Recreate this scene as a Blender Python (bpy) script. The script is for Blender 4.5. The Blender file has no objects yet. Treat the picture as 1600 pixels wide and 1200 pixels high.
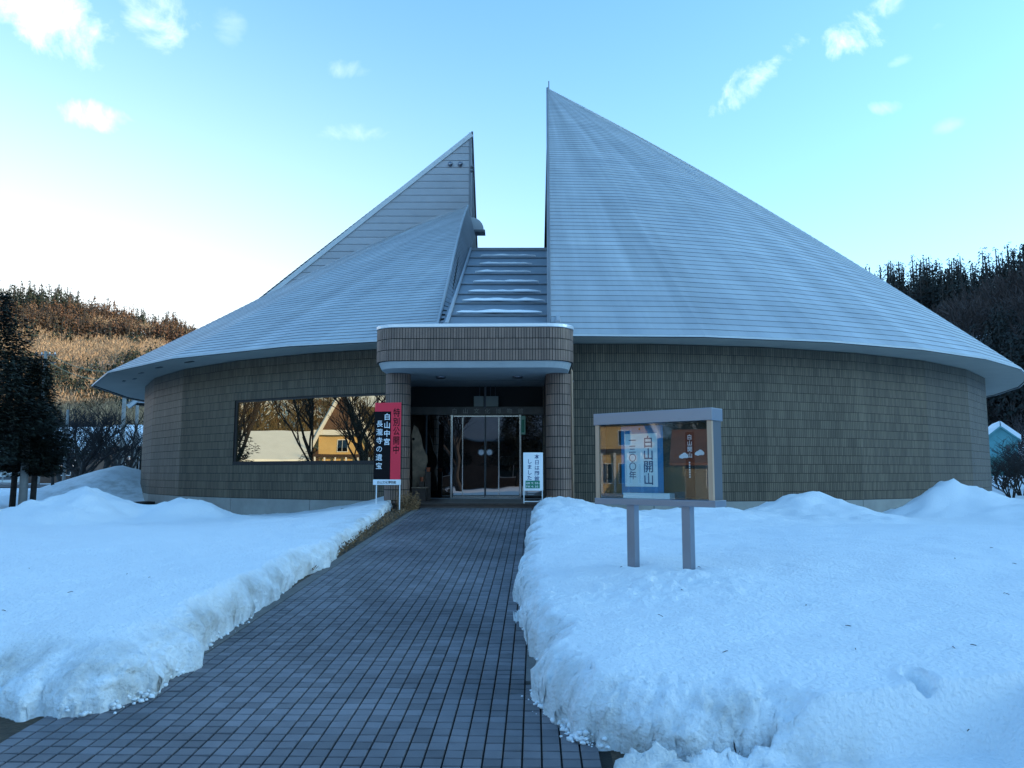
import bpy, math, random
import numpy as np
from mathutils import Vector
random.seed(7); np.random.seed(7)
sc = bpy.context.scene
COL = sc.collection
R = math.radians
PI = math.pi

# ------------------------------------------------------------------ camera
EYE = 1.67
PITCH = R(6.3)
F = 1250.0
cam_d = bpy.data.cameras.new("camera"); cam = bpy.data.objects.new("camera", cam_d); COL.objects.link(cam)
cam_d.sensor_width = 36.0; cam_d.lens = F / 1600 * 36
cam_d.clip_start = 0.05; cam_d.clip_end = 6000
cam.location = (0, 0, EYE); cam.rotation_euler = (R(90) + PITCH, 0, 0)
sc.camera = cam

# ------------------------------------------------------------------ light
SUN_EL, SUN_AZ = R(12.0), R(92.0)          # azimuth clockwise from +y: the sun stands to the right
sc.view_settings.view_transform = 'Standard'; sc.view_settings.look = 'None'
sc.view_settings.gamma = 1.0; sc.view_settings.use_curve_mapping = False
sc.view_settings.exposure = 1.70

sun_d = bpy.data.lights.new("sun", 'SUN'); sun = bpy.data.objects.new("sun", sun_d); COL.objects.link(sun)
sun_d.energy = 2.2; sun_d.angle = R(0.5); sun_d.color = (1.0, 0.74, 0.46)
sdir = Vector((math.sin(SUN_AZ) * math.cos(SUN_EL), math.cos(SUN_AZ) * math.cos(SUN_EL), math.sin(SUN_EL)))
sun.rotation_euler = sdir.to_track_quat('Z', 'Y').to_euler()
sun.location = (60, 0, 60)

def ray(px, py):
    u = (px - 800) / F; v = (600 - py) / F
    return Vector((u, math.cos(PITCH) - v * math.sin(PITCH), math.sin(PITCH) + v * math.cos(PITCH)))
def W(px, py, Y):
    """the point at depth Y seen along one line of sight of the photograph"""
    r = ray(px, py); t = Y / r.y
    return Vector((r.x * t, Y, EYE + r.z * t))

world = bpy.data.worlds.new("World"); sc.world = world; world.use_nodes = True
nt = world.node_tree; nt.nodes.clear()
def N(tree, typ, **kw):
    n = tree.nodes.new(typ)
    for k, v in kw.items(): setattr(n, k, v)
    return n
def L(tree, a, b): tree.links.new(a, b)
def mth(tree, op, a, b=None, clamp=False):
    n = N(tree, 'ShaderNodeMath', operation=op, use_clamp=clamp)
    for i, v in enumerate((a, b)):
        if v is None: continue
        if hasattr(v, 'links'): L(tree, v, n.inputs[i])
        else: n.inputs[i].default_value = v
    return n.outputs[0]
def mixc(tree, fac, a, b, mode='MIX'):
    n = N(tree, 'ShaderNodeMix', data_type='RGBA', blend_type=mode)
    for s, v in ((n.inputs[0], fac), (n.inputs[6], a), (n.inputs[7], b)):
        if hasattr(v, 'links'): L(tree, v, s)
        elif isinstance(v, (int, float)): s.default_value = v
        else: s.default_value = (*v, 1)
    return n.outputs[2]
def build_world():
    sky = N(nt, 'ShaderNodeTexSky', sky_type='NISHITA', sun_disc=False)
    sky.sun_elevation = SUN_EL; sky.sun_rotation = SUN_AZ
    sky.altitude = 200; sky.air_density = 1.0; sky.dust_density = 1.0; sky.ozone_density = 1.4
    co = N(nt, 'ShaderNodeTexCoord').outputs['Generated']
    col = mixc(nt, 1.0, sky.outputs[0], (0.60, 0.98, 1.20), 'MULTIPLY')
    # thin bright haze that thickens towards the horizon, strongest over the valley mouth on the left
    sep = N(nt, 'ShaderNodeSeparateXYZ'); L(nt, co, sep.inputs[0])
    zz = mth(nt, 'MAXIMUM', sep.outputs[2], 0.0)
    lift = mth(nt, 'POWER', mth(nt, 'SUBTRACT', 1.0, zz, True), 4.6)
    vd = N(nt, 'ShaderNodeVectorMath', operation='DOT_PRODUCT'); L(nt, co, vd.inputs[0])
    a = R(-38); vd.inputs[1].default_value = (math.sin(a), math.cos(a), 0.0)
    toward = mth(nt, 'POWER', mth(nt, 'MULTIPLY_ADD' if False else 'MAXIMUM', vd.outputs['Value'], 0.0), 6.0)
    hz = mth(nt, 'MULTIPLY', lift, mth(nt, 'ADD', mth(nt, 'MULTIPLY', toward, 1.3), 0.80), True)
    col = mixc(nt, hz, col, HAZE)
    glow = mth(nt, 'MULTIPLY', mth(nt, 'POWER', mth(nt, 'MAXIMUM', vd.outputs['Value'], 0.0), 7.0), mth(nt, 'MULTIPLY', mth(nt, 'POWER', mth(nt, 'SUBTRACT', 1.0, zz, True), 4.0), 1.7), True)
    col = mixc(nt, glow, col, (3.4, 3.3, 3.1))
    # clouds: small wisps, each a soft noisy patch in its own direction
    nz = N(nt, 'ShaderNodeTexNoise'); nz.inputs['Scale'].default_value = 13.0
    nz.inputs['Detail'].default_value = 8; nz.inputs['Roughness'].default_value = 0.62; nz.inputs['Distortion'].default_value = 0.5
    L(nt, co, nz.inputs['Vector'])
    nn = mth(nt, 'SUBTRACT', nz.outputs[0], 0.5)
    total = None
    for (px, py, ra, rb, ang, s) in CLOUDS:
        c = ray(px, py).normalized()
        ax = Vector((1, 0, 0)); ax = (ax - c * ax.dot(c)).normalized(); ay = c.cross(ax) * -1
        if ay.z < 0: ay = -ay
        a1 = ax * math.cos(ang) + ay * math.sin(ang); b1 = ay * math.cos(ang) - ax * math.sin(ang)
        ds = []
        for vec, rr in ((a1, ra / F), (b1, rb / F)):
            d = N(nt, 'ShaderNodeVectorMath', operation='DOT_PRODUCT'); L(nt, co, d.inputs[0]); d.inputs[1].default_value = vec / rr
            ds.append(mth(nt, 'POWER', mth(nt, 'ABSOLUTE', d.outputs['Value']), 2.0))
        fr = N(nt, 'ShaderNodeVectorMath', operation='DOT_PRODUCT'); L(nt, co, fr.inputs[0]); fr.inputs[1].default_value = c
        front = mth(nt, 'GREATER_THAN', fr.outputs['Value'], 0.5)
        e = mth(nt, 'SUBTRACT', 1.0, mth(nt, 'ADD', ds[0], ds[1]))
        e = mth(nt, 'ADD', e, mth(nt, 'MULTIPLY', nn, 7.5))
        e = mth(nt, 'MULTIPLY', e, 0.55, True)
        e = mth(nt, 'MULTIPLY', mth(nt, 'MULTIPLY', mth(nt, 'POWER', e, 1.4), front), s)
        total = e if total is None else mth(nt, 'MAXIMUM', total, e)
    col = mixc(nt, total, col, CLOUDC)
    bg = N(nt, 'ShaderNodeBackground'); L(nt, col, bg.inputs[0]); bg.inputs[1].default_value = 0.15
    out = N(nt, 'ShaderNodeOutputWorld'); L(nt, bg.outputs[0], out.inputs[0])
HAZE = (2.3, 2.6, 2.75)
CLOUDC = (3.2, 3.7, 3.7)
CLOUDS = [(85, 25, 85, 42, R(-28), 1.0), (240, 20, 60, 40, R(-40), .55), (145, 180, 50, 17, R(-8), 1.0), (525, 105, 40, 16, 0, .4),
          (545, 210, 50, 14, 0, .28), (1170, 130, 68, 24, R(42), 1.0), (1362, 35, 52, 34, R(40), 1.0), (1385, 168, 18, 9, 0, .3),
          (1490, 195, 22, 10, R(20), .25), (1405, 95, 18, 7, R(20), .3), (1470, 40, 14, 10, 0, .3), (355, 45, 22, 26, 0, .2),
          (-500, 80, 130, 40, R(-20), .8), (2200, 60, 120, 40, R(25), .8)]
build_world()

# ------------------------------------------------------------------ helpers
def tag(o, label=None, cat=None, group=None, kind=None):
    if label: o['label'] = label
    if cat: o['category'] = cat
    if group: o['group'] = group
    if kind: o['kind'] = kind
    return o
def thing(name, loc, label, cat, group=None, rz=0):
    o = bpy.data.objects.new(name, None); COL.objects.link(o); o.location = loc; o.rotation_euler = (0, 0, rz)
    o.empty_display_size = 0.3
    return tag(o, label, cat, group)
def root_loc(p):
    v = Vector((0, 0, 0))
    while p is not None:
        v = v + p.location; p = p.parent
    return v
class MB:
    def __init__(s): s.v = []; s.f = []; s.m = []
    def quad(s, *p, mi=0):
        n = len(s.v); s.v += [tuple(q) for q in p]; s.f.append(tuple(range(n, n + len(p)))); s.m.append(mi)
    def box(s, o, ax, ay, az, mi=0, skip=()):
        """box from corner o with edge vectors ax, ay, az"""
        o, ax, ay, az = map(Vector, (o, ax, ay, az)); n = len(s.v)
        for k in range(8):
            s.v.append(tuple(o + ax * (k & 1) + ay * (k >> 1 & 1) + az * (k >> 2 & 1)))
        fs = [(0, 2, 3, 1), (4, 5, 7, 6), (0, 1, 5, 4), (2, 6, 7, 3), (0, 4, 6, 2), (1, 3, 7, 5)]
        for i, q in enumerate(fs):
            if i in skip: continue
            s.f.append(tuple(n + j for j in q)); s.m.append(mi)
    def cbox(s, c, sx, sy, sz, fr=None, mi=0):
        """box centred at c with sizes along frame axes"""
        ex, ey, ez = fr if fr else (Vector((1, 0, 0)), Vector((0, 1, 0)), Vector((0, 0, 1)))
        c = Vector(c); s.box(c - ex * sx / 2 - ey * sy / 2 - ez * sz / 2, ex * sx, ey * sy, ez * sz, mi)
    def tube(s, pts, rads, n=8, cap=True, mi=0):
        pts = [Vector(p) for p in pts]
        if not hasattr(rads, '__len__'): rads = [rads] * len(pts)
        base = len(s.v); up = None
        for i, p in enumerate(pts):
            t = (pts[min(i + 1, len(pts) - 1)] - pts[max(i - 1, 0)])
            if t.length < 1e-9: t = Vector((0, 0, 1))
            t.normalize()
            if up is None: up = Vector((1, 0, 0)) if abs(t.x) < .9 else Vector((0, 1, 0))
            x = (up - t * up.dot(t)).normalized(); y = t.cross(x); up = x
            for k in range(n):
                a = 2 * PI * k / n; s.v.append(tuple(p + (x * math.cos(a) + y * math.sin(a)) * rads[i]))
        for i in range(len(pts) - 1):
            for k in range(n):
                a = base + i * n + k; b = base + i * n + (k + 1) % n
                s.f.append((a, b, b + n, a + n)); s.m.append(mi)
        if cap:
            s.f.append(tuple(base + k for k in reversed(range(n)))); s.m.append(mi)
            s.f.append(tuple(base + (len(pts) - 1) * n + k for k in range(n))); s.m.append(mi)
    def prism(s, poly, z0, z1, mi=0):
        n = len(poly); b = len(s.v)
        for z in (z0, z1):
            for p in poly: s.v.append((p[0], p[1], z))
        s.f.append(tuple(b + k for k in reversed(range(n)))); s.m.append(mi)
        s.f.append(tuple(b + n + k for k in range(n))); s.m.append(mi)
        for k in range(n):
            s.f.append((b + k, b + (k + 1) % n, b + n + (k + 1) % n, b + n + k)); s.m.append(mi)
    def build(s, name, mat, parent=None, smooth=False, bevel=0, **tags):
        o = raw(name, s.v, s.f, mat, parent, smooth, s.m if any(s.m) else None)
        if bevel:
            m = o.modifiers.new('bevel', 'BEVEL'); m.width = bevel; m.segments = 2; m.limit_method = 'ANGLE'
        return tag(o, **tags)
LOCAL = {'gable_boarding', 'balcony_rail', 'veranda_post', 'barge_board'}
def raw(name, v, f, mat, parent=None, smooth=False, mi=None):
    me = bpy.data.meshes.new(name)
    off = Vector((0, 0, 0)) if (parent is not None and parent.rotation_euler.z != 0 or name in LOCAL) else root_loc(parent)
    if isinstance(v, np.ndarray):
        v = v - np.array(off); v = v.astype(np.float32)
        f = np.asarray(f, dtype=np.int32); k = f.shape[1]
        me.vertices.add(len(v)); me.vertices.foreach_set('co', v.ravel())
        me.loops.add(f.size); me.loops.foreach_set('vertex_index', f.ravel())
        me.polygons.add(len(f)); me.polygons.foreach_set('loop_start', np.arange(0, f.size, k, dtype=np.int32))
        me.polygons.foreach_set('loop_total', np.full(len(f), k, dtype=np.int32))
    else:
        me.from_pydata([(a[0] - off.x, a[1] - off.y, a[2] - off.z) for a in v], [], f)
    mats = mat if isinstance(mat, (list, tuple)) else [mat]
    for m in mats: me.materials.append(m)
    if mi is not None: me.polygons.foreach_set('material_index', np.asarray(mi, dtype=np.int32))
    me.update(calc_edges=True); me.validate()
    if smooth: me.polygons.foreach_set('use_smooth', [True] * len(me.polygons))
    o = bpy.data.objects.new(name, me); COL.objects.link(o)
    if parent is not None: o.parent = parent
    return o
def copy_thing(t, loc, rz=None, scale=None, label=None, group=None):
    def cp(o, par):
        c = o.copy(); COL.objects.link(c)
        if par is not None: c.parent = par
        for ch in list(o.children): cp(ch, c)
        return c
    kids = list(t.children); r = t.copy(); COL.objects.link(r)
    for ch in kids: cp(ch, r)
    r.location = loc
    if rz is not None: r.rotation_euler = (0, 0, rz)
    if scale is not None: r.scale = scale if hasattr(scale, '__len__') else (scale,) * 3
    if label: r['label'] = label
    if group: r['group'] = group
    return r

# value noise, vectorised
def _h(ix, iy, iz, s):
    n = (ix * 374761393 + iy * 668265263 + iz * 2147483647 + s * 1274126177) & 0xFFFFFFFF
    n = ((n ^ (n >> 13)) * 1274126177) & 0xFFFFFFFF
    n = (n ^ (n >> 16)) & 0xFFFFFF
    return n / float(0xFFFFFF) * 2 - 1
def vn(x, y, z=0.0, s=0):
    x = np.asarray(x, dtype=float); y = np.asarray(y, dtype=float); z = np.asarray(z, dtype=float) + 0 * x
    ix = np.floor(x).astype(np.int64); iy = np.floor(y).astype(np.int64); iz = np.floor(z).astype(np.int64)
    fx = x - ix; fy = y - iy; fz = z - iz
    fx = fx * fx * (3 - 2 * fx); fy = fy * fy * (3 - 2 * fy); fz = fz * fz * (3 - 2 * fz)
    r = 0
    for a in (0, 1):
        for b in (0, 1):
            for c in (0, 1):
                w = (fx if a else 1 - fx) * (fy if b else 1 - fy) * (fz if c else 1 - fz)
                r = r + w * _h(ix + a, iy + b, iz + c, s)
    return r
def fbm(x, y, z=0.0, o=4, s=0, g=.5):
    r = 0; a = 1.0
    for k in range(o):
        r = r + a * vn(x * 2 ** k + 17.3 * k, y * 2 ** k - 9.1 * k, np.asarray(z) * 2 ** k, s + k); a *= g
    return r
def sstep(a, b, x):
    t = np.clip((np.asarray(x, dtype=float) - a) / (b - a), 0, 1); return t * t * (3 - 2 * t)

# ------------------------------------------------------------------ materials
def mat(name, col, rough=.6, metal=0.0, var=0.0, vscale=3.0, bump=0.0, bscale=40.0, rnd=0.0, col2=None, spec=.5, island=0.0, detail=5, bdist=.02, stretch=None, sss=0.0):
    m = bpy.data.materials.new(name); m.use_nodes = True; t = m.node_tree
    b = t.nodes['Principled BSDF']; b.inputs['Roughness'].default_value = rough; b.inputs['Metallic'].default_value = metal
    b.inputs['Specular IOR Level'].default_value = spec
    geo = N(t, 'ShaderNodeNewGeometry'); tc = N(t, 'ShaderNodeTexCoord')
    pos = geo.outputs['Position']
    if stretch:
        mp = N(t, 'ShaderNodeMapping'); mp.inputs['Scale'].default_value = stretch; L(t, pos, mp.inputs['Vector']); pos = mp.outputs[0]
    c = col
    if var or col2:
        n = N(t, 'ShaderNodeTexNoise'); n.inputs['Scale'].default_value = vscale; n.inputs['Detail'].default_value = detail
        n.inputs['Roughness'].default_value = .6; L(t, pos, n.inputs['Vector'])
        r = N(t, 'ShaderNodeMapRange'); r.inputs[1].default_value = .32; r.inputs[2].default_value = .68; L(t, n.outputs[0], r.inputs[0])
        c2 = col2 if col2 else tuple(x * (1 - var) for x in col)
        c1 = col if col2 else tuple(min(1, x * (1 + var)) for x in col)
        c = mixc(t, r.outputs[0], c1, c2)
    if island or rnd:
        f = None
        if island:
            f = geo.outputs['Random Per Island']
        if rnd:
            oi = N(t, 'ShaderNodeObjectInfo'); g = oi.outputs['Random']
            f = g if f is None else mth(t, 'FRACT', mth(t, 'ADD', f, g))
        amt = island or rnd
        k = mth(t, 'ADD', mth(t, 'MULTIPLY', f, 2 * amt), 1 - amt)
        cc = N(t, 'ShaderNodeCombineColor')
        for i in range(3): L(t, k, cc.inputs[i])
        c = mixc(t, 1.0, c, cc.outputs[0], 'MULTIPLY')
    if hasattr(c, 'links'): L(t, c, b.inputs['Base Color'])
    else: b.inputs['Base Color'].default_value = (*c, 1)
    if bump:
        n = N(t, 'ShaderNodeTexNoise'); n.inputs['Scale'].default_value = bscale; n.inputs['Detail'].default_value = 6; L(t, pos, n.inputs['Vector'])
        bp = N(t, 'ShaderNodeBump'); bp.inputs['Strength'].default_value = bump; bp.inputs['Distance'].default_value = bdist
        L(t, n.outputs[0], bp.inputs['Height']); L(t, bp.outputs[0], b.inputs['Normal'])
    if sss:
        b.inputs['Subsurface Weight'].default_value = sss; b.inputs['Subsurface Radius'].default_value = (.02, .03, .04); b.inputs['Subsurface Scale'].default_value = 1
    return m
def mirror_glass(name, col, rough=.0, dark=(.004, .005, .006), fac=.5, wave=0.0):
    m = bpy.data.materials.new(name); m.use_nodes = True; t = m.node_tree; t.nodes.clear()
    g = N(t, 'ShaderNodeBsdfGlossy'); g.inputs['Color'].default_value = (*col, 1); g.inputs['Roughness'].default_value = rough
    d = N(t, 'ShaderNodeBsdfDiffuse'); d.inputs['Color'].default_value = (*dark, 1)
    if wave:
        ge = N(t, 'ShaderNodeNewGeometry'); n = N(t, 'ShaderNodeTexNoise'); n.inputs['Scale'].default_value = .9; n.inputs['Detail'].default_value = 1
        L(t, ge.outputs['Position'], n.inputs['Vector']); bp = N(t, 'ShaderNodeBump'); bp.inputs['Strength'].default_value = wave; bp.inputs['Distance'].default_value = .05
        L(t, n.outputs[0], bp.inputs['Height']); L(t, bp.outputs[0], g.inputs['Normal'])
    mx = N(t, 'ShaderNodeMixShader'); mx.inputs[0].default_value = fac
    L(t, d.outputs[0], mx.inputs[1]); L(t, g.outputs[0], mx.inputs[2])
    o = N(t, 'ShaderNodeOutputMaterial'); L(t, mx.outputs[0], o.inputs[0]); return m
def clear_glass(name, fac=.3, tint=(.9, .95, .95)):
    m = bpy.data.materials.new(name); m.use_nodes = True; t = m.node_tree; t.nodes.clear()
    g = N(t, 'ShaderNodeBsdfGlossy'); g.inputs['Roughness'].default_value = 0.0
    d = N(t, 'ShaderNodeBsdfTransparent'); d.inputs['Color'].default_value = (*tint, 1)
    mx = N(t, 'ShaderNodeMixShader'); mx.inputs[0].default_value = fac
    L(t, d.outputs[0], mx.inputs[1]); L(t, g.outputs[0], mx.inputs[2])
    o = N(t, 'ShaderNodeOutputMaterial'); L(t, mx.outputs[0], o.inputs[0]); return m

M = {}
M['snow'] = mat('snow', (.80, .83, .86), rough=.75, var=.04, vscale=1.2, bump=.35, bscale=28, spec=.2, bdist=.03)
def snow_dirt(m, lo, hi, sc_, c2, mask_scale=.8):
    pass
M['tile'] = mat('wall_tile', (.118, .093, .062), rough=.5, var=.20, vscale=1.0, island=.22, bump=.1, bscale=60, stretch=(1.3, 1.3, .22))
M['tile2'] = mat('canopy_tile', (.185, .118, .090), rough=.5, var=.1, vscale=1.1, island=.22, rnd=.22, bump=.1, bscale=60)
M['joint'] = mat('tile_joint', (.018, .015, .012), rough=.9)
M['plinth'] = mat('plinth_concrete', (.30, .295, .27), rough=.85, var=.14, vscale=1.6, bump=.2, bscale=50)
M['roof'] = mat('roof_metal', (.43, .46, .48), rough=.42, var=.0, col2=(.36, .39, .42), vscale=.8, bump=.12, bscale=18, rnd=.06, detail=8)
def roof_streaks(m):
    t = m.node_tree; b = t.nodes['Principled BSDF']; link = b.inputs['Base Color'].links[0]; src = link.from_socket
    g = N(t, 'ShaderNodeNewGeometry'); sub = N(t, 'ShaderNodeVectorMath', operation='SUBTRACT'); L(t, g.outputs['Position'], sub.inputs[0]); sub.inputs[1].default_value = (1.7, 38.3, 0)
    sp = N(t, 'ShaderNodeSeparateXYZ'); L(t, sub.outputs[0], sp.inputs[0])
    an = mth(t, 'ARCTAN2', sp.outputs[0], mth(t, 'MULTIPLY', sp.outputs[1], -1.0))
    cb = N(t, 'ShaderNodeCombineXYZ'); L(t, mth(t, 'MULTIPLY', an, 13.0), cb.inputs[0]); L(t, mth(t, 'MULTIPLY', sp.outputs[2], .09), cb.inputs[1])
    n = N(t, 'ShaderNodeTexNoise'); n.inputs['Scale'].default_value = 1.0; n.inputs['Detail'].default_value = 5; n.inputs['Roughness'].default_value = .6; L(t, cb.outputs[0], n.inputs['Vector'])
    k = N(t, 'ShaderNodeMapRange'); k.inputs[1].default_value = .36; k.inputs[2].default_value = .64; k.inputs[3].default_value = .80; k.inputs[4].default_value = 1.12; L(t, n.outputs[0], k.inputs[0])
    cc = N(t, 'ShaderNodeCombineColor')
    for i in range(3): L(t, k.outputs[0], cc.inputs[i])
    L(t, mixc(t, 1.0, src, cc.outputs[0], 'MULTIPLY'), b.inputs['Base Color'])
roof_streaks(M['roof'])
M['siding'] = mat('siding_metal', (.34, .36, .39), rough=.5, var=.08, vscale=.8, rnd=.05)
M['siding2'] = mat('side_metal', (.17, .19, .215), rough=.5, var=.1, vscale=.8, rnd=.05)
M['flat'] = mat('flat_roof_metal', (.17, .20, .235), rough=.5, var=.12, vscale=2, bump=.1)
M['fascia'] = mat('fascia_paint', (.50, .54, .56), rough=.5, var=.05)
M['soffit'] = mat('soffit_paint', (.36, .35, .31), rough=.7, var=.06, vscale=1.2)
M['csoffit'] = mat('canopy_soffit_paint', (.34, .36, .37), rough=.6, var=.05)
M['coping'] = mat('coping_metal', (.66, .66, .68), rough=.3, metal=.5)
M['black'] = mat('black_frame', (.008, .008, .009), rough=.4)
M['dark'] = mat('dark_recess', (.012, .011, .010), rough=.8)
M['chrome'] = mat('polished_steel', (.62, .60, .58), rough=.16, metal=1.0)
M['steel'] = mat('brushed_steel', (.26, .28, .32), rough=.34, metal=1.0, bump=.05, bscale=200)
M['steeldark'] = mat('steel_side', (.07, .08, .095), rough=.45)
M['beige'] = mat('anodised_beige', (.50, .32, .21), rough=.4, metal=.35)
M['white'] = mat('white_paint', (.75, .76, .77), rough=.5)
M['winglass'] = mirror_glass('window_glass', (.80, .74, .52), fac=.50, wave=.02)
M['doorglass'] = mirror_glass('door_glass', (.9, .9, .9), fac=.24, wave=.10)
M['farglass'] = mirror_glass('house_glass', (.6, .7, .8), fac=.4)
M['caseglass'] = clear_glass('case_glass', .07)
M['paver'] = mat('paver', (.165, .160, .175), rough=.5, col2=(.066, .066, .076), vscale=.9, island=.26, rnd=.26, bump=.45, bscale=220, detail=8, bdist=.004)
M['grout'] = mat('grout', (.016, .016, .012), rough=.95, var=.3, vscale=12, bump=.3, bscale=90)
M['border'] = mat('border_stone', (.13, .125, .12), rough=.7, var=.2, vscale=6, bump=.2, bscale=90)
M['soil'] = mat('soil', (.045, .032, .022), rough=.95, col2=(.09, .065, .04), vscale=9, bump=.8, bscale=45)
M['porch'] = mat('porch_tile', (.075, .048, .04), rough=.5, var=.15, vscale=5)
M['red'] = mat('red_print', (.80, .03, .06), rough=.5, spec=.3)
M['ink'] = mat('black_print', (.010, .008, .009), rough=.7, spec=.1)
M['paper'] = mat('white_print', (.78, .80, .82), rough=.6, var=.03)
M['green'] = mat('green_print', (.02, .20, .12), rough=.5)
M['blue'] = mat('blue_print', (.02, .20, .42), rough=.5)
M['bluedark'] = mat('blue_ink', (.012, .05, .16), rough=.5)
M['dry'] = mat('dry_leaves', (.20, .112, .05), rough=.8, var=.4, vscale=20, island=.4)
M['wood'] = mat('weathered_wood', (.22, .15, .10), rough=.8, var=.35, vscale=5, bump=.4, bscale=30)
M['wooddark'] = mat('dark_wood', (.05, .032, .024), rough=.8, var=.3, vscale=6)
M['terracotta'] = mat('terracotta', (.35, .09, .04), rough=.8)
M['bark'] = mat('bark', (.040, .034, .030), rough=.95, var=.35, vscale=7, bump=.6, bscale=30)
M['twig'] = mat('twigs', (.026, .022, .022), rough=.95)
M['needle'] = mat('needles', (.016, .022, .014), rough=.8, island=.5)
M['needle2'] = mat('needles_column', (.020, .024, .014), rough=.8, island=.4)
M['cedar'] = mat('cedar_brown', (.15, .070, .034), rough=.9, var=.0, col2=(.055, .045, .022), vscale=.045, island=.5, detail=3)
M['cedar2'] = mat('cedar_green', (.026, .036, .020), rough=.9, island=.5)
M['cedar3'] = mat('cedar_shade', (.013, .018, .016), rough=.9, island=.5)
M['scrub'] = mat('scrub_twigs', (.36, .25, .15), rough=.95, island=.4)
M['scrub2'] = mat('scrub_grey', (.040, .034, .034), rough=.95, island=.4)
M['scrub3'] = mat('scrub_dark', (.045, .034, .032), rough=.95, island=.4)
M['scrub4'] = mat('scrub_olive', (.10, .075, .035), rough=.95, island=.4)
M['asphalt'] = mat('asphalt', (.05, .05, .052), rough=.9, var=.2, vscale=3)
M['concrete'] = mat('pole_concrete', (.26, .26, .25), rough=.9, var=.1)
M['housebrown'] = mat('house_brown', (.13, .08, .06), rough=.85, var=.2, vscale=1)
M['housecream'] = mat('house_cream', (.27, .25, .20), rough=.85, var=.1, vscale=1)
M['housegold'] = mat('house_ochre', (.62, .44, .20), rough=.85, var=.1, vscale=1)
M['roofbrown'] = mat('house_roof', (.22, .09, .05), rough=.7, var=.2, vscale=1)
M['teal'] = mat('teal_cladding', (.10, .29, .31), rough=.7, var=.08)
M['tealdark'] = mat('teal_base', (.06, .18, .17), rough=.8)
M['yellow'] = mat('yellow_print', (.75, .50, .04), rough=.5)
M['vending'] = mat('vending_white', (.55, .58, .58), rough=.5)
M['pink'] = mat('pink_print', (.7, .3, .3), rough=.5)
M['cable'] = mat('cable', (.22, .18, .09), rough=.7)
M['brownpanel'] = mat('case_back', (.05, .045, .035), rough=.8)

# hill ground: leaf litter with snow lying in patches
def terrain_mat():
    m = bpy.data.materials.new('terrain'); m.use_nodes = True; t = m.node_tree; b = t.nodes['Principled BSDF']
    b.inputs['Roughness'].default_value = .9; b.inputs['Specular IOR Level'].default_value = .1
    g = N(t, 'ShaderNodeNewGeometry'); s = N(t, 'ShaderNodeSeparateXYZ'); L(t, g.outputs['Position'], s.inputs[0])
    n = N(t, 'ShaderNodeTexNoise'); n.inputs['Scale'].default_value = .05; n.inputs['Detail'].default_value = 10; n.inputs['Roughness'].default_value = .7
    L(t, g.outputs['Position'], n.inputs['Vector'])
    h = N(t, 'ShaderNodeMapRange'); h.inputs[1].default_value = 4; h.inputs[2].default_value = 14; L(t, s.outputs[2], h.inputs[0])
    thr = mth(t, 'ADD', mth(t, 'MULTIPLY', h.outputs[0], .56), -.08)
    k = N(t, 'ShaderNodeMapRange'); L(t, mth(t, 'SUBTRACT', n.outputs[0], thr), k.inputs[0]); k.inputs[1].default_value = -.02; k.inputs[2].default_value = .03
    n2 = N(t, 'ShaderNodeTexNoise'); n2.inputs['Scale'].default_value = .8; n2.inputs['Detail'].default_value = 6; L(t, g.outputs['Position'], n2.inputs['Vector'])
    lit = mixc(t, n2.outputs[0], (.10, .07, .045), (.26, .18, .11))
    L(t, mixc(t, k.outputs[0], lit, (.80, .82, .84)), b.inputs['Base Color'])
    return m
M['terrain'] = terrain_mat()
# snow of the banks: grey-brown meltwater staining on the cut faces
def bank_snow():
    m = mat('bank_snow', (.82, .85, .87), rough=.8, bump=.8, bscale=34, spec=.2, bdist=.03)
    t = m.node_tree; b = t.nodes['Principled BSDF']
    at = N(t, 'ShaderNodeAttribute', attribute_name='grime')
    g = N(t, 'ShaderNodeNewGeometry')
    n = N(t, 'ShaderNodeTexNoise'); n.inputs['Scale'].default_value = 2.6; n.inputs['Detail'].default_value = 9; n.inputs['Roughness'].default_value = .65; L(t, g.outputs['Position'], n.inputs['Vector'])
    k = N(t, 'ShaderNodeMapRange'); k.inputs[1].default_value = .42; k.inputs[2].default_value = .75; L(t, n.outputs[0], k.inputs[0])
    f = mth(t, 'MULTIPLY', at.outputs['Fac'], k.outputs[0], True)
    c = mixc(t, f, (.82, .85, .87), (.36, .34, .30))
    n2 = N(t, 'ShaderNodeTexNoise'); n2.inputs['Scale'].default_value = .9; n2.inputs['Detail'].default_value = 4; L(t, g.outputs['Position'], n2.inputs['Vector'])
    c = mixc(t, 1.0, c, mixc(t, n2.outputs[0], (.93, .94, .95), (1, 1, 1)), 'MULTIPLY')
    L(t, c, b.inputs['Base Color'])
    return m
M['bank'] = bank_snow()

# ------------------------------------------------------------------ path frame
SL = 0.0515                       # slope of the ramp
PE = Vector((.0286, .99959, 0)); PR = Vector((.99959, -.0286, 0)); UP = Vector((0, 0, 1))
FRAME = (PR, PE, UP)
def P(l, s, z): return PR * l + PE * s + UP * z
PEND = 17.45
def gpath(y): return SL * np.minimum(y, PEND)
def on_path(px, py):
    r = ray(px, py); t = -EYE / (r.z - SL * r.y); return Vector((r.x * t, r.y * t, SL * r.y * t))

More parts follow.
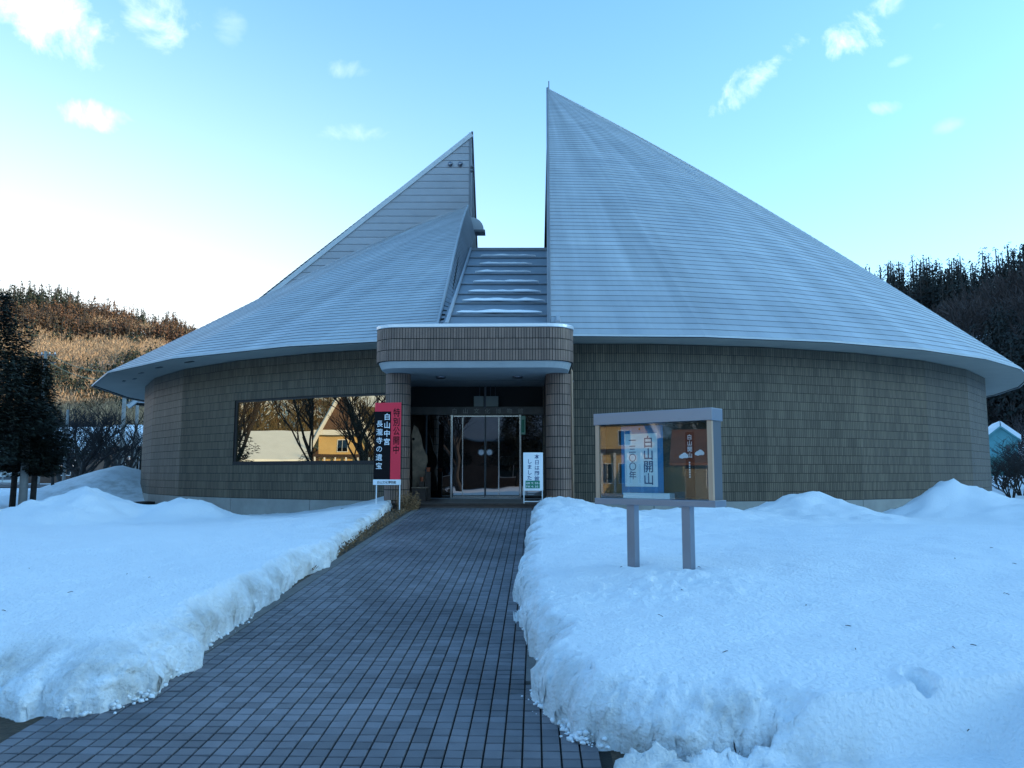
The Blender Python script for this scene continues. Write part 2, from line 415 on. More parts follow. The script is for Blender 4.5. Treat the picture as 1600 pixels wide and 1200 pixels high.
# ------------------------------------------------------------------ ground heights
ZY = [-400, 0, 3, 5, 7.5, 10, 13, 17, 20, 24, 30, 40, 60, 120, 400]
ZZ = [.35, .35, .50, .62, .80, .85, .77, .46, .32, .42, .64, .66, .78, 1.7, 3]
def hills(x, y):
    fy = .50 + .08 * sstep(6, 24, y) + .07 * sstep(60, 126, y) + .42 * sstep(126, 215, y)
    hr = 43 * (1 - np.exp(-np.maximum(x - 40, 0) / 34.0)) * fy + .06 * np.clip(x - 24, 0, 40) * sstep(30, 50, y)
    hr = hr + (20 + 18 * sstep(-28, -12, y) + 16 * sstep(6, 24, y) - 16 * sstep(150, 300, y)) * sstep(130, 260, x)  # unseen far ridge added to shade the museum; dips in y let sun past
    s = -.5 * x + .87 * y; c = .87 * x + .5 * y
    hl = 93 * sstep(150, 590, s) * (1 - .80 * sstep(20, 220, c)) + 0 * x
    hl2 = 42 * sstep(95, 235, -x)
    hh = np.maximum(hl, hl2)
    rough = 3.5 * fbm(x / 38.0, y / 38.0, 0, 4, 3)
    return hr + hh + rough * np.clip((hr + hh) / 14.0, 0, 1)
def terrain(x, y):
    return np.interp(y, ZY, ZZ) + hills(x, y)

NX0, NX1, NY0, NY1 = -34.0, 34.0, -4.0, 46.0
def build_terrain():
    xs = np.concatenate([np.linspace(-720, -60, 100), np.linspace(-56, 56, 57), np.linspace(60, 380, 80)])
    ys = np.concatenate([np.linspace(-200, -20, 40), np.linspace(-16, 80, 49), np.linspace(84, 900, 150)])
    X, Y = np.meshgrid(xs, ys, indexing='ij')
    Z = terrain(X, Y)
    ins = sstep(NX0 + 1, NX0 + 5, X) * sstep(NX1 - 1, NX1 - 5, X) * sstep(NY0 + 1, NY0 + 4, Y) * sstep(NY1 - 1, NY1 - 5, Y)
    Z = Z - 1.2 * ins
    v = np.stack([X.ravel(), Y.ravel(), Z.ravel()], 1); n = len(ys)
    i, j = np.meshgrid(np.arange(len(xs) - 1), np.arange(n - 1), indexing='ij'); a = (i * n + j).ravel()
    f = np.stack([a, a + n, a + n + 1, a + 1], 1)
    o = raw('terrain', v, f, M['terrain'], None, True); tag(o, kind='structure', label='snowy valley floor rising into wooded hills on both sides')
build_terrain()

# ------------------------------------------------------------------ museum measures
CX, CY = 2.04, 38.35
RW, RE_ = 17.9, 19.25
FLOOR = 1.0
def rim(th, r): a = R(th); return Vector((CX + r * math.sin(a), CY - r * math.cos(a), 0))

# ------------------------------------------------------------------ snow lying round the path
LEFT_EDGE = [(634, 774), (618, 786), (608, 797), (588, 813), (569, 830), (534, 854), (510, 887), (477, 896), (446, 922), (424, 942), (398, 957), (385, 970), (354, 994), (312, 1022),
             (293, 1033), (306, 1044), (262, 1066), (245, 1088), (210, 1101), (157, 1114), (96, 1121), (66, 1113), (35, 1121), (0, 1112), (-120, 1125), (-400, 1180)]
RIGHT_EDGE = [(866, 781), (850, 790), (838, 806), (832, 822), (826, 850), (818, 900), (812, 945), (815, 968), (826, 1002), (838, 1030), (849, 1052), (838, 1080), (835, 1097), (863, 1125), (891, 1148), (897, 1160),
              (940, 1168), (981, 1174), (1050, 1181), (1130, 1186), (1200, 1194), (1140, 1205), (1060, 1208), (1000, 1212), (968, 1218), (955, 1235), (960, 1300)]
def edge_poly():
    pl = [on_path(*p) for p in LEFT_EDGE]; pr = [on_path(*p) for p in RIGHT_EDGE]
    pts = [(p.x, p.y) for p in reversed(pl)]
    pts += [(-3.3, 21.5), (1.7, 21.5)]
    pts += [(p.x, p.y) for p in pr]
    pts += [(pts[-1][0] + .3, 1.0), (pts[-1][0] + .3, -6.0), (-5.0, -6.0), (pts[0][0] - 1, 1.6)]
    return np.array(pts)
POLY = edge_poly()
def poly_dist(x, y):
    d = np.full(x.shape, 1e9); ins = np.zeros(x.shape, bool); n = len(POLY)
    for i in range(n):
        ax, ay = POLY[i]; bx, by = POLY[(i + 1) % n]
        ex, ey = bx - ax, by - ay; t = np.clip(((x - ax) * ex + (y - ay) * ey) / (ex * ex + ey * ey + 1e-12), 0, 1)
        d = np.minimum(d, np.hypot(x - ax - t * ex, y - ay - t * ey))
        cond = ((ay > y) != (by > y)) & (x < (bx - ax) * (y - ay) / (by - ay + 1e-12) + ax)
        ins ^= cond
    return np.where(ins, -d, d)
def G_(px, py, Y, amp, rx, ry):
    p = W(px, py, Y); return (p.x, Y, amp, rx, ry)
MOUNDS = [G_(150, 780, 17.5, .68, .8, 1.0), G_(292, 788, 18.3, .60, 1.15, .8), G_(40, 775, 17, .42, 1.5, 1.3), G_(215, 800, 17.8, -.10, .5, 1.2),
          G_(1270, 765, 17.8, .74, 1.5, 1.1), G_(1485, 752, 19.0, .84, 1.35, 1.3), G_(1120, 790, 16, .36, 1.8, 1.3), G_(1395, 800, 16, .10, 1.0, 1.2), G_(1600, 765, 21, .45, 2.0, 1.6), G_(1700, 760, 18, .5, 2.2, 2.4),
          G_(960, 800, 13.5, .14, 1.2, 1.6), G_(900, 792, 16, .20, .8, 1.8),
          G_(-60, 770, 20, .45, 3, 2.5), G_(1050, 830, 11, -.05, 1.4, 1.5)]
def snow_height(x, y, d):
    zs = np.interp(y, ZY, ZZ) + hills(x, y)
    dd = d + .055 * fbm(x * 3.1, y * 3.1, 0, 3, 11) * (.55 + .45 * (x > -1)) + .030 * fbm(x * 13, y * 13, 0, 3, 21) * (.6 + .4 * (x > -1))
    g = gpath(y)
    near = np.exp(-np.maximum(d, 0) / 2.0)
    min_t = .27 - .05 * sstep(10, 16, y)
    zs = np.where(zs < g + min_t, zs + (g + min_t - zs) * near, zs)
    for (mx, my, a, rx, ry) in MOUNDS:
        q = ((x - mx) / rx) ** 2 + ((y - my) / ry) ** 2
        m_ = np.exp(-q ** .85); zs = zs + a * m_ * (1 + .16 * fbm(x * 1.6, y * 1.6, 0, 3, 91)) + .03 * m_ * fbm(x * 5, y * 5, 0, 3, 92) * (a > 0)
    # the ploughed heap against the west side of the building
    hx = rim(-66, RW)
    q = np.clip(1 - np.abs((x - (hx.x - 1.4)) / 4.2) ** 1.1, 0, 1) * np.clip(1 - np.abs((y - (hx.y + 1.2)) / 3.6) ** 1.3, 0, 1)
    zs = zs + 1.25 * q
    zs = zs + .045 * fbm(x / 1.7, y / 1.7, 0, 3, 5) + .06 * fbm(x / 6.0, y / 6.0, 0, 2, 8) * sstep(.2, 2, d)
    zs = zs + (.014 * fbm(x * 3.0, y * 3.0, 0, 3, 15) + .004 * fbm(x * 14, y * 14, 0, 2, 16)) * sstep(.05, .5, d)
    # trodden crumbly patch in front of the notice case
    patch = np.exp(-(((x - 1.1) / .9) ** 2 + ((y - 6.6) / .5) ** 2))
    zs = zs + patch * .06 * np.maximum(fbm(x * 7, y * 7, 0, 3, 33), 0)
    # a footprint
    fp = on_path(1425, 1140); fx, fy = 2.13, 4.33
    q = ((x - fx) / .06) ** 2 + ((y - fy) / .12) ** 2
    zs = zs - .09 * np.exp(-q ** 2.6) + .015 * np.exp(-(np.sqrt(q) - 1.35) ** 2 * 6)
    for (mx, my) in ((1.12, 7.69), (1.57, 7.32)):
        zs = zs - .05 * np.exp(-(((x - mx) / .13) ** 2 + ((y - my) / .13) ** 2))
    w = .14 + .06 * (x > -1) + .50 * np.exp(-(((x + 3.4) / 1.3) ** 2 + ((y - 5.0) / 1.2) ** 2)) + .14 * np.exp(-(((x - 1.2) / 1.3) ** 2 + ((y - 4.1) / .6) ** 2))
    zs = np.minimum(zs, g + .06 + 3 * np.maximum(np.maximum(y - 3.98 - .11 * (x - .5), 0), np.maximum(x - 2.4, 0) * .3) + 9 * (x < .3))
    t = np.clip(dd / w, 0, 1)
    prof = np.sqrt(np.clip(1 - (1 - t) ** 2, 0, 1)) * (1 - .12 * (1 - sstep(0, .6, d)))
    return g + prof * (zs - g) - .03 * (t <= 0), t
def spaced(lo, hi, f):
    r = [lo]
    while r[-1] < hi: r.append(r[-1] + f(r[-1]))
    return np.array(r)
def build_snow():
    ex = lambda x: .016 if -4.2 < x < 1.6 else min(.5, .016 + .017 * (abs(x + 1.3) - 2.9))
    ey = lambda y: .3 if y < 2.4 else (.016 if y < 5.2 else min(.4, .016 * (y / 5.2) ** 1.3))
    xs = spaced(NX0, NX1, ex); ys = spaced(NY0, NY1, ey)
    X, Y = np.meshgrid(xs, ys, indexing='ij')
    D = poly_dist(X, Y)
    Z, T = snow_height(X, Y, D)
    # crumbly, slightly overhanging faces: push the steep band outwards over the path and roughen it
    band = (1 - sstep(0, .55, D)) * (T > .02)
    amp = (.017 + .008 * (X > -1)) * band
    nx = fbm(X * 8, Y * 8, Z * 14, 4, 40, .65); ny = fbm(X * 8, Y * 8, Z * 14, 4, 50, .65); nz = fbm(X * 9, Y * 9, Z * 9, 4, 60, .65)
    gx, gy = np.gradient(D); sx = np.gradient(xs)[:, None]; sy = np.gradient(ys)[None, :]
    gx = gx / sx; gy = gy / sy; gn = np.hypot(gx, gy) + 1e-6; gx /= gn; gy /= gn
    hrel = np.clip((Z - gpath(Y)) / .3, 0, 1)
    over = .05 * band * hrel * (1 - hrel) * 4 * (.6 + .4 * nx)
    X2 = X + amp * nx - gx * over; Y2 = Y + amp * ny - gy * over; Z2 = Z + amp * .6 * nz
    v = np.stack([X2.ravel(), Y2.ravel(), Z2.ravel()], 1); n = len(ys)
    keep = T > 0
    kf = keep[:-1, :-1] | keep[1:, :-1] | keep[:-1, 1:] | keep[1:, 1:]
    # none inside the building
    inb = np.hypot(X - CX, Y - CY) < RW - 1.0
    kf &= ~inb[:-1, :-1]
    i, j = np.nonzero(kf); a = i * n + j
    f = np.stack([a, a + n, a + n + 1, a + 1], 1)
    used = np.unique(f); mp = np.full(len(v), -1); mp[used] = np.arange(len(used))
    o = raw('snow_ground', v[used], mp[f], M['bank'], None, True)
    at = o.data.attributes.new('grime', 'FLOAT', 'POINT')
    hx = rim(-66, RW)
    gr = (1 - sstep(.05, .75, D)) * .85 * sstep(1.0, .2, T * hrel) + .5 * np.exp(-(((X + 3.3) / .9) ** 2 + ((Y - 4.9) / .5) ** 2)) \
        + .9 * np.exp(-(((X - hx.x + .5) / 3) ** 2 + ((Y - hx.y + 1.5) / 2.0) ** 2)) * (Z > .75)
    at.data.foreach_set('value', np.clip(gr, 0, 1).ravel()[used].astype(np.float32))
    tag(o, kind='structure', label='deep snow lying on both sides of the paved path and heaped before the museum wall')
build_snow()

# crumbs of snow fallen on the paving
def clod(r, seed):
    mb = MB(); rnd = random.Random(seed); n, m = 7, 5
    c = []
    for i in range(1, m):
        th = PI * i / m
        for k in range(n):
            a = 2 * PI * k / n; rr = r * (1 + rnd.uniform(-.3, .3)); c.append((rr * math.sin(th) * math.cos(a), rr * math.sin(th) * math.sin(a), rr * math.cos(th) * .75))
    c = [(0, 0, r * .7)] + c + [(0, 0, -r * .7)]
    f = [(0, 1 + k, 1 + (k + 1) % n) for k in range(n)]
    for i in range(m - 2):
        for k in range(n):
            a = 1 + i * n + k; b = 1 + i * n + (k + 1) % n; f.append((a, a + n, b + n, b))
    e = 1 + (m - 2) * n
    f += [(e + k, len(c) - 1, e + (k + 1) % n) for k in range(n)]
    return c, f
def build_crumbs():
    rnd = random.Random(5); V = []; Fc = []
    pts = [on_path(*p) for p in LEFT_EDGE[2:21]] ; ptr = [on_path(*p) for p in RIGHT_EDGE[2:17]]
    for side, pl, cnt in ((1, pts, 420), (-1, ptr, 620)):
        for _ in range(cnt):
            i = rnd.randrange(len(pl) - 1); t = rnd.random(); p = pl[i].lerp(pl[i + 1], t)
            off = abs(rnd.gauss(0, .035)) - .05; r = rnd.uniform(.004, .020) * (1 if off < .02 else .6)
            x = p.x + side * off; y = p.y + rnd.gauss(0, .03)
            c, f = clod(r, rnd.random()); b = len(V); z = SL * y + r * .5 + .004 + (max(0, -off) * 1.2) * rnd.random()
            V += [(q[0] + x, q[1] + y, q[2] + z) for q in c]; Fc += [tuple(b + k for k in q) for q in f]
    o = raw('snow_crumbs', V, Fc, M['snow'], None, True); tag(o, kind='stuff', label='crumbs of snow fallen along the edges of the paved path', cat='snow')
build_crumbs()

def build_twigs():
    rnd = random.Random(12); m = MB(); xs = []; ys = []
    for _ in range(46):
        y = rnd.uniform(3.9, 9); x = rnd.uniform(-.66, .66) * y; xs.append(x); ys.append(y)
    X = np.array(xs); Y = np.array(ys); D = poly_dist(X, Y); Z, T = snow_height(X, Y, D)
    for x, y, z, d in zip(X, Y, Z, D):
        if d < .5: continue
        a = rnd.uniform(0, PI); l = rnd.uniform(.005, .022); dv = Vector((math.cos(a), math.sin(a), rnd.uniform(-.1, .3))) * l
        p = Vector((x, y, z + .004)); m.tube([p - dv, p + dv * .3 + UP * .003, p + dv], [.002, .0025, .0015], 4)
    m.build('fallen_twigs', M['bark'], None, kind='stuff', label='tiny dark twigs and seeds fallen on the snow', cat='twigs')
build_twigs()

# ------------------------------------------------------------------ paved path
def build_path():
    U = .1; L0 = -.07
    g = MB()
    # bed under the pavers
    def zq(s, dz): return SL * s + dz
    g.box(P(-4.2, -5, zq(-5, -.2)), PR * 5.6, PE * (PEND + 5) + UP * SL * (PEND + 5), UP * .19)
    o = g.build('ground', M['soil'], kind='structure', label='bare brown soil beside the paved path')
    root = thing('path', P(-1.27, 8, SL * 8), None, None); tag(root, 'grey paved path of small square stones running up to the entrance', kind='structure')
    b = MB()
    b.box(P(L0 - 24 * U - .12, 5.4, zq(5.4, -.15)), PR * (24 * U + .24), PE * (PEND - 5.4) + UP * SL * (PEND - 5.4), UP * .1400)
    b.box(P(L0 - 28 * U, -4, zq(-4, -.15)), PR * (32.6 * U), PE * (9.4) + UP * SL * 9.4, UP * .1405)
    b.build('paving_bed', M['grout'], root)
    rnd = random.Random(3)
    def paver(mb, l, s, w=U, dp=U, jr=0.0):
        gx, gy = .0100, .0100
        x0, x1 = l + gx / 2, l + w - gx / 2; y0, y1 = s + gy / 2, s + dp - gy / 2
        dz = rnd.uniform(-.0012, .0012); tx, ty = rnd.uniform(-.0012, .0012), rnd.uniform(-.0012, .0012); c = .004
        base = [P(x, y, zq(y, -.012)) for x, y in ((x0, y0), (x1, y0), (x1, y1), (x0, y1))]
        mid = [P(x, y, zq(y, .0035 + dz)) for x, y in ((x0, y0), (x1, y0), (x1, y1), (x0, y1))]
        top = [P(x, y, zq(y, .0065 + dz + tx * sx + ty * sy)) for x, y, sx, sy in ((x0 + c, y0 + c, -1, -1), (x1 - c, y0 + c, 1, -1), (x1 - c, y1 - c, 1, 1), (x0 + c, y1 - c, -1, 1))]
        n = len(mb.v); mb.v += [tuple(p) for p in base + mid + top]
        mb.f.append((n + 8, n + 9, n + 10, n + 11)); mb.m.append(0)
        for k in range(4):
            k2 = (k + 1) % 4
            mb.f.append((n + k, n + k2, n + 4 + k2, n + 4 + k)); mb.f.append((n + 4 + k, n + 4 + k2, n + 8 + k2, n + 8 + k)); mb.m += [0, 0]
    allp = []
    for r in range(-20, int((PEND - .13) / U)):
        s = r * U + .045
        flare = s < 5.35
        for c in range(-28 if flare else -24, 4 if flare else 0):
            l = L0 + c * U
            allp.append((l, s))
    def seen(l, s):
        p = P(l + .05, s + .05, 0); u = p.x / p.y if p.y > .5 else 9
        return s > 3.72 and abs(u) < .66
    x_ = np.array([P(l + .05, s + .05, 0).x for l, s in allp]); y_ = np.array([P(l + .05, s + .05, 0).y for l, s in allp])
    dd = poly_dist(x_, y_)
    near = sorted([i for i, (l, s) in enumerate(allp) if seen(l, s) and dd[i] < -.06], key=lambda i: allp[i][1])[:300]
    ns = set(near)
    st = MB()
    protos = []
    for i, (l, s) in enumerate(allp):
        if i in ns: continue
        if dd[i] > .25: continue
        paver(st, l, s)
    st.build('paving_stones', M['paver'], root, kind='stuff')
    meshes = []
    for k in range(12):
        mb = MB(); l0, s0 = 0.0, 0.0; paver(mb, l0, s0); me = bpy.data.meshes.new('paving_stone')
        me.from_pydata(mb.v, [], mb.f); me.materials.append(M['paver']); meshes.append(me)
    ro = root_loc(root)
    for i in near:
        l, s = allp[i]; o = bpy.data.objects.new('paving_stone', meshes[i % 12]); COL.objects.link(o); o.parent = root
        o.location = P(l, s, SL * s) - ro
    # border stones
    n = int((PEND - 5.5) / .3)
    for side in (0, 1):
        for k in range(n):
            s = 5.5 + k * .3; l = L0 - 24 * U - .118 if side == 0 else L0 + .004
            mb = MB(); mb.box(P(l, s + .003, zq(s, -.01)), PR * .114, PE * .294 + UP * SL * .294, UP * .0175); mb.build('border_stone', M['border'], root)
    for k in range(8):
        mb = MB(); mb.box(P(L0 - 24 * U + k * .3, PEND - .125, zq(PEND - .125, -.01)), PR * .294, PE * .12 + UP * SL * .12, UP * .0175); mb.build('border_stone', M['border'], root)
build_path()

# ================================================================== MUSEUM
mus = thing('museum', (CX, CY, 0), 'round museum with two peaked silver metal roofs and brown tiled wall', 'building')
WT = W(930, 538, 20.55).z          # wall top
PT = .93                           # plinth top
ROWS = 17; CH = (WT - PT) / ROWS
EZ = WT + .02                      # soffit level
def ring(th0, th1, step):
    r = []; t = th0
    while t < th1 - 1e-6: r.append((t, min(t + step, th1))); t += step
    return r
def build_walls():
    b = MB(); t = MB(); wall = None
    segs = [s for s in ring(-35 - 40, 105, 10)]
    def seg_list():
        out = []
        for a, c in segs:
            if a < -16 < c: c = -16.0
            if a < -4 < c: a = -4.0
            if a >= -16 and c <= -4: continue
            out.append((a, c))
        return out
    sl = seg_list()
    # window opening: facets -35..-25 and -25..-16, between two heights
    wz0 = W(480, 722, 22.3).z; wz1 = W(480, 618, 22.3).z
    r0 = round((wz0 - PT) / CH); r1 = round((wz1 - PT) / CH); wz0 = PT + r0 * CH; wz1 = PT + r1 * CH
    for a, c in sl + [(105, 285)]:
        if (a, c) == (105, 285):
            for aa, cc in ring(105, 285, 10):
                p, q = rim(aa, RW), rim(cc, RW); b.quad(p, q, q + UP * WT, p + UP * WT)
            continue
        p, q = rim(a, RW), rim(c, RW); e = (q - p); ln = e.length; e.normalize(); nrm = Vector((e.y, -e.x, 0))
        if nrm.dot(rim((a + c) / 2, 1) - Vector((CX, CY, 0))) < 0: nrm = -nrm
        win = -35.01 < a and c < -15
        zr = [(0, wz0), (wz1, WT)] if win else [(0, WT)]
        for z0, z1 in zr:
            b.box(p - nrm * .25 + UP * z0, e * ln, nrm * .25, UP * (z1 - z0))
        nt_ = max(1, round(ln / .06)); tw = ln / nt_
        for i in range(nt_):
            for r in range(ROWS):
                if win and r0 <= r < r1: continue
                z = PT + r * CH
                jx, jz = .013, .013
                o = p + e * (i * tw + jx / 2) + UP * (z + jz / 2) + nrm * .002; d = .010 + random.uniform(-.0015, .0015)
                t.box(o, e * (tw - jx), nrm * d, UP * (CH - jz), skip=(4, ) if False else ())
    wall = b.build('wall', M['joint'], mus)
    t.build('wall_tiles', M['tile'], wall, kind='stuff')
    # plinth panels
    for a, c in ring(-75, 105, 10):
        if -16 <= a and c <= -4: continue
        a2 = a if not (a < -4 < c) else -4; c2 = c if not (a < -16 < c) else -16
        p, q = rim(a2, RW + .012), rim(c2, RW + .012); e = q - p; ln = e.length; e.normalize(); nrm = Vector((e.y, -e.x, 0))
        if nrm.dot(rim((a + c) / 2, 1) - Vector((CX, CY, 0))) < 0: nrm = -nrm
        m = MB(); m.box(p + e * .008, e * (ln - .016), nrm * .012, UP * (PT - .008)); m.build('plinth_panel', M['plinth'], wall)
    # window
    fr = MB(); win = None
    p0, p1, p2 = rim(-35, RW), rim(-25, RW), rim(-16, RW)
    fw = .07
    for p, q in ((p0, p1), (p1, p2)):
        e = q - p; ln = e.length; e.normalize(); nrm = Vector((e.y, -e.x, 0)); nrm = nrm if nrm.y < 0 else -nrm
        fr.box(p - nrm * .12 + UP * (wz0 + .001), e * ln, nrm * .135, UP * (fw + .03)); fr.box(p - nrm * .12 + UP * (wz1 - .06), e * ln, nrm * .10, UP * .059)
        if p is p0: fr.box(p - nrm * .12 + e * .001 + UP * (wz0 + .10), e * .09, nrm * .10, UP * (wz1 - wz0 - .16))
    win = fr.build('window', M['black'], mus)
    for p, q in ((p0, p1), (p1, p2)):
        e = q - p; ln = e.length; e.normalize(); nrm = Vector((e.y, -e.x, 0)); nrm = nrm if nrm.y < 0 else -nrm
        m = MB(); a = p + e * (.09 if p is p0 else .006) - nrm * .06; b_ = q - e * .006 - nrm * .06
        m.box(a + UP * (wz0 + .10), (b_ - a), nrm * .012, UP * (wz1 - wz0 - .16)); m.build('pane', M['winglass'], win)
    a_, b_ = W(194, 806, 26.6), W(221, 785, 26.6); m = MB(); m.box((a_.x, 26.6, a_.z - .5), (b_.x - a_.x, 0, 0), (.1, 1.5, 0), (0, 0, b_.z - a_.z + .5)); m.build('shade_box', M['dark'], mus)  # dark box added for the shade in the cavity between snow heap and wall
    p = rim(-62, RW + .03); e = (rim(-57, RW + .03) - p).normalized(); nrm = Vector((-e.y, e.x, 0)); nrm = nrm if nrm.y < 0 else -nrm
build_walls()

# ---- roof shells
AP1 = W(856, 138, 38.35); AP2 = W(737, 208, 38.6); AP3 = W(730, 322, 36.8)
EZT = W(1000, 523, 19.2).z           # top of eave fascia
print('EZT', EZT, 'WT', WT, 'AP1', AP1, 'AP2', AP2, 'AP3', AP3)
def shell(name, apex, verts, n, bulge, mname='roof', gap=.017, skew=False):
    """overlapping metal courses from the eave vertices up to the apex; each course is one piece"""
    base = MB(); vs = [Vector(v) for v in verts]
    def pt(v, t, lift=0.0):
        p = v.lerp(apex, t); p = p + UP * (bulge * math.sin(PI * t) * (1.3 * t if skew else 1)) ; return p + UP * lift
    for i in range(len(vs) - 1):
        for k in range(12):
            t0, t1 = k / 12, (k + 1) / 12
            base.quad(pt(vs[i], t0, -.06), pt(vs[i + 1], t0, -.06), pt(vs[i + 1], t1, -.06), pt(vs[i], t1, -.06))
    sh = base.build(name, M['dark'], mus)
    for k in range(n):
        t0, t1 = k / n, (k + 1) / n
        m = MB()
        for i in range(len(vs) - 1):
            a, b = vs[i], vs[i + 1]
            la, lb, ua, ub = pt(a, t0, gap), pt(b, t0, gap), pt(a, t1, .0), pt(b, t1, .0)
            if k == n - 1: ua = ub = apex + UP * .0
            lip = UP * -.009
            if k == n - 1: m.quad(la, lb, ua)
            else: m.quad(la, lb, ub, ua)
            m.quad(la + lip, lb + lip, lb, la)
            ia, ib = pt(a, t0 + .35 / n, gap * .65 - .012), pt(b, t0 + .35 / n, gap * .65 - .012)
            m.quad(ia, ib, lb + lip, la + lip)
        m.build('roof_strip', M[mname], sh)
    return sh, pt
def eave(verts, outz=.12, wall_r=RW):
    pass
TH_R = [-3.3, 8, 18.3, 28, 38, 48, 58, 68, 78, 90, 104, 120, 140, 160, 180]
VR = [rim(t, RE_) + UP * EZT for t in TH_R]
TH_L = [-11.9, -24.3, -38, -52.5, -67, -82, -95]
RL = [RE_, RE_ + .05, RE_ + .15, RE_ + .3, RE_ + .55, RE_ + .2, RE_]
VL = [rim(t, r) + UP * EZT for t, r in zip(TH_L, RL)]
TH_B = [-90, -104, -118, -132, -146, -158, -168.1]
GQ = W(380, 487, CY); GK = (AP2.z - EZT) / (AP2.z - GQ.z); GL = Vector((AP2.x + (GQ.x - AP2.x) * GK, CY, EZT))
VB = [rim(t, RE_ + max(0, (CX - GL.x - RE_)) * max(0, 1 - i / 4)) + UP * EZT for i, t in enumerate(TH_B)]
sh1, pt1 = shell('roof_shell', AP1, VR, 92, .36)
sh3, pt3 = shell('roof_shell', AP3, VL, 76, .36, skew=True)
sh2, pt2 = shell('roof_shell', AP2, VB, 84, .10)
tag(sh1, 'taller roof shell on the right rising to the highest point'); tag(sh3, 'lower front roof shell on the left'); tag(sh2, 'rear left roof shell behind the flat clad gable')

def eaves():
    f = MB(); s = MB()
    ths = [(-11.9, RE_)]; lst = []
    L_ = list(zip(TH_L, RL)); R_ = [(t, RE_) for t in TH_R]
    Bk = [(t, RE_) for t in TH_B][1:]
    order = list(reversed(Bk)) + list(reversed(L_)) + R_
    pts = [(t, rim(t, r)) for t, r in order]
    for (ta, a), (tb, b) in zip(pts[:-1], pts[1:]):
        oa = (a - Vector((CX, CY, 0))).normalized(); ob = (b - Vector((CX, CY, 0))).normalized()
        o1, o2 = a - oa * .0, b - ob * .0
        zt, zb = EZT + .012, EZ - .04
        f.quad(o1 + UP * zb, o2 + UP * zb, o2 + oa * 0 + UP * zt, o1 + UP * zt)
        i1, i2 = a - oa * .05, b - ob * .05
        f.quad(i1 + UP * zb, i2 + UP * zb, o2 + UP * zb, o1 + UP * zb)
        f.quad(i1 + UP * zb, i1 + UP * (EZ), i2 + UP * (EZ), i2 + UP * zb)
        w1 = Vector((CX, CY, 0)) + oa * (RW - .4); w2 = Vector((CX, CY, 0)) + ob * (RW - .4)
        s.quad(w1 + UP * (EZ - .005), w2 + UP * (EZ - .005), i2 + UP * (EZ + .0), i1 + UP * (EZ + .0))
    f.build('eave_fascia', M['fascia'], mus)
    so = s.build('soffit', M['soffit'], mus)
    for th, r in ((-46, RE_ - .55), (-52, RE_ - .6), (-58, RE_ - .75), (-61, RE_ - .5), (-40, RE_ - .6)):
        p = rim(th, r); d = rim(th + 1, r) - p; d.normalize(); q = Vector((-d.y, d.x, 0)); m = MB()
        m.box(p + UP * (EZ - .02), d * .42, q * .10, UP * .014); m.build('soffit_vent', M['black'], so)
    # gutter lip line: lower course edge
eaves()

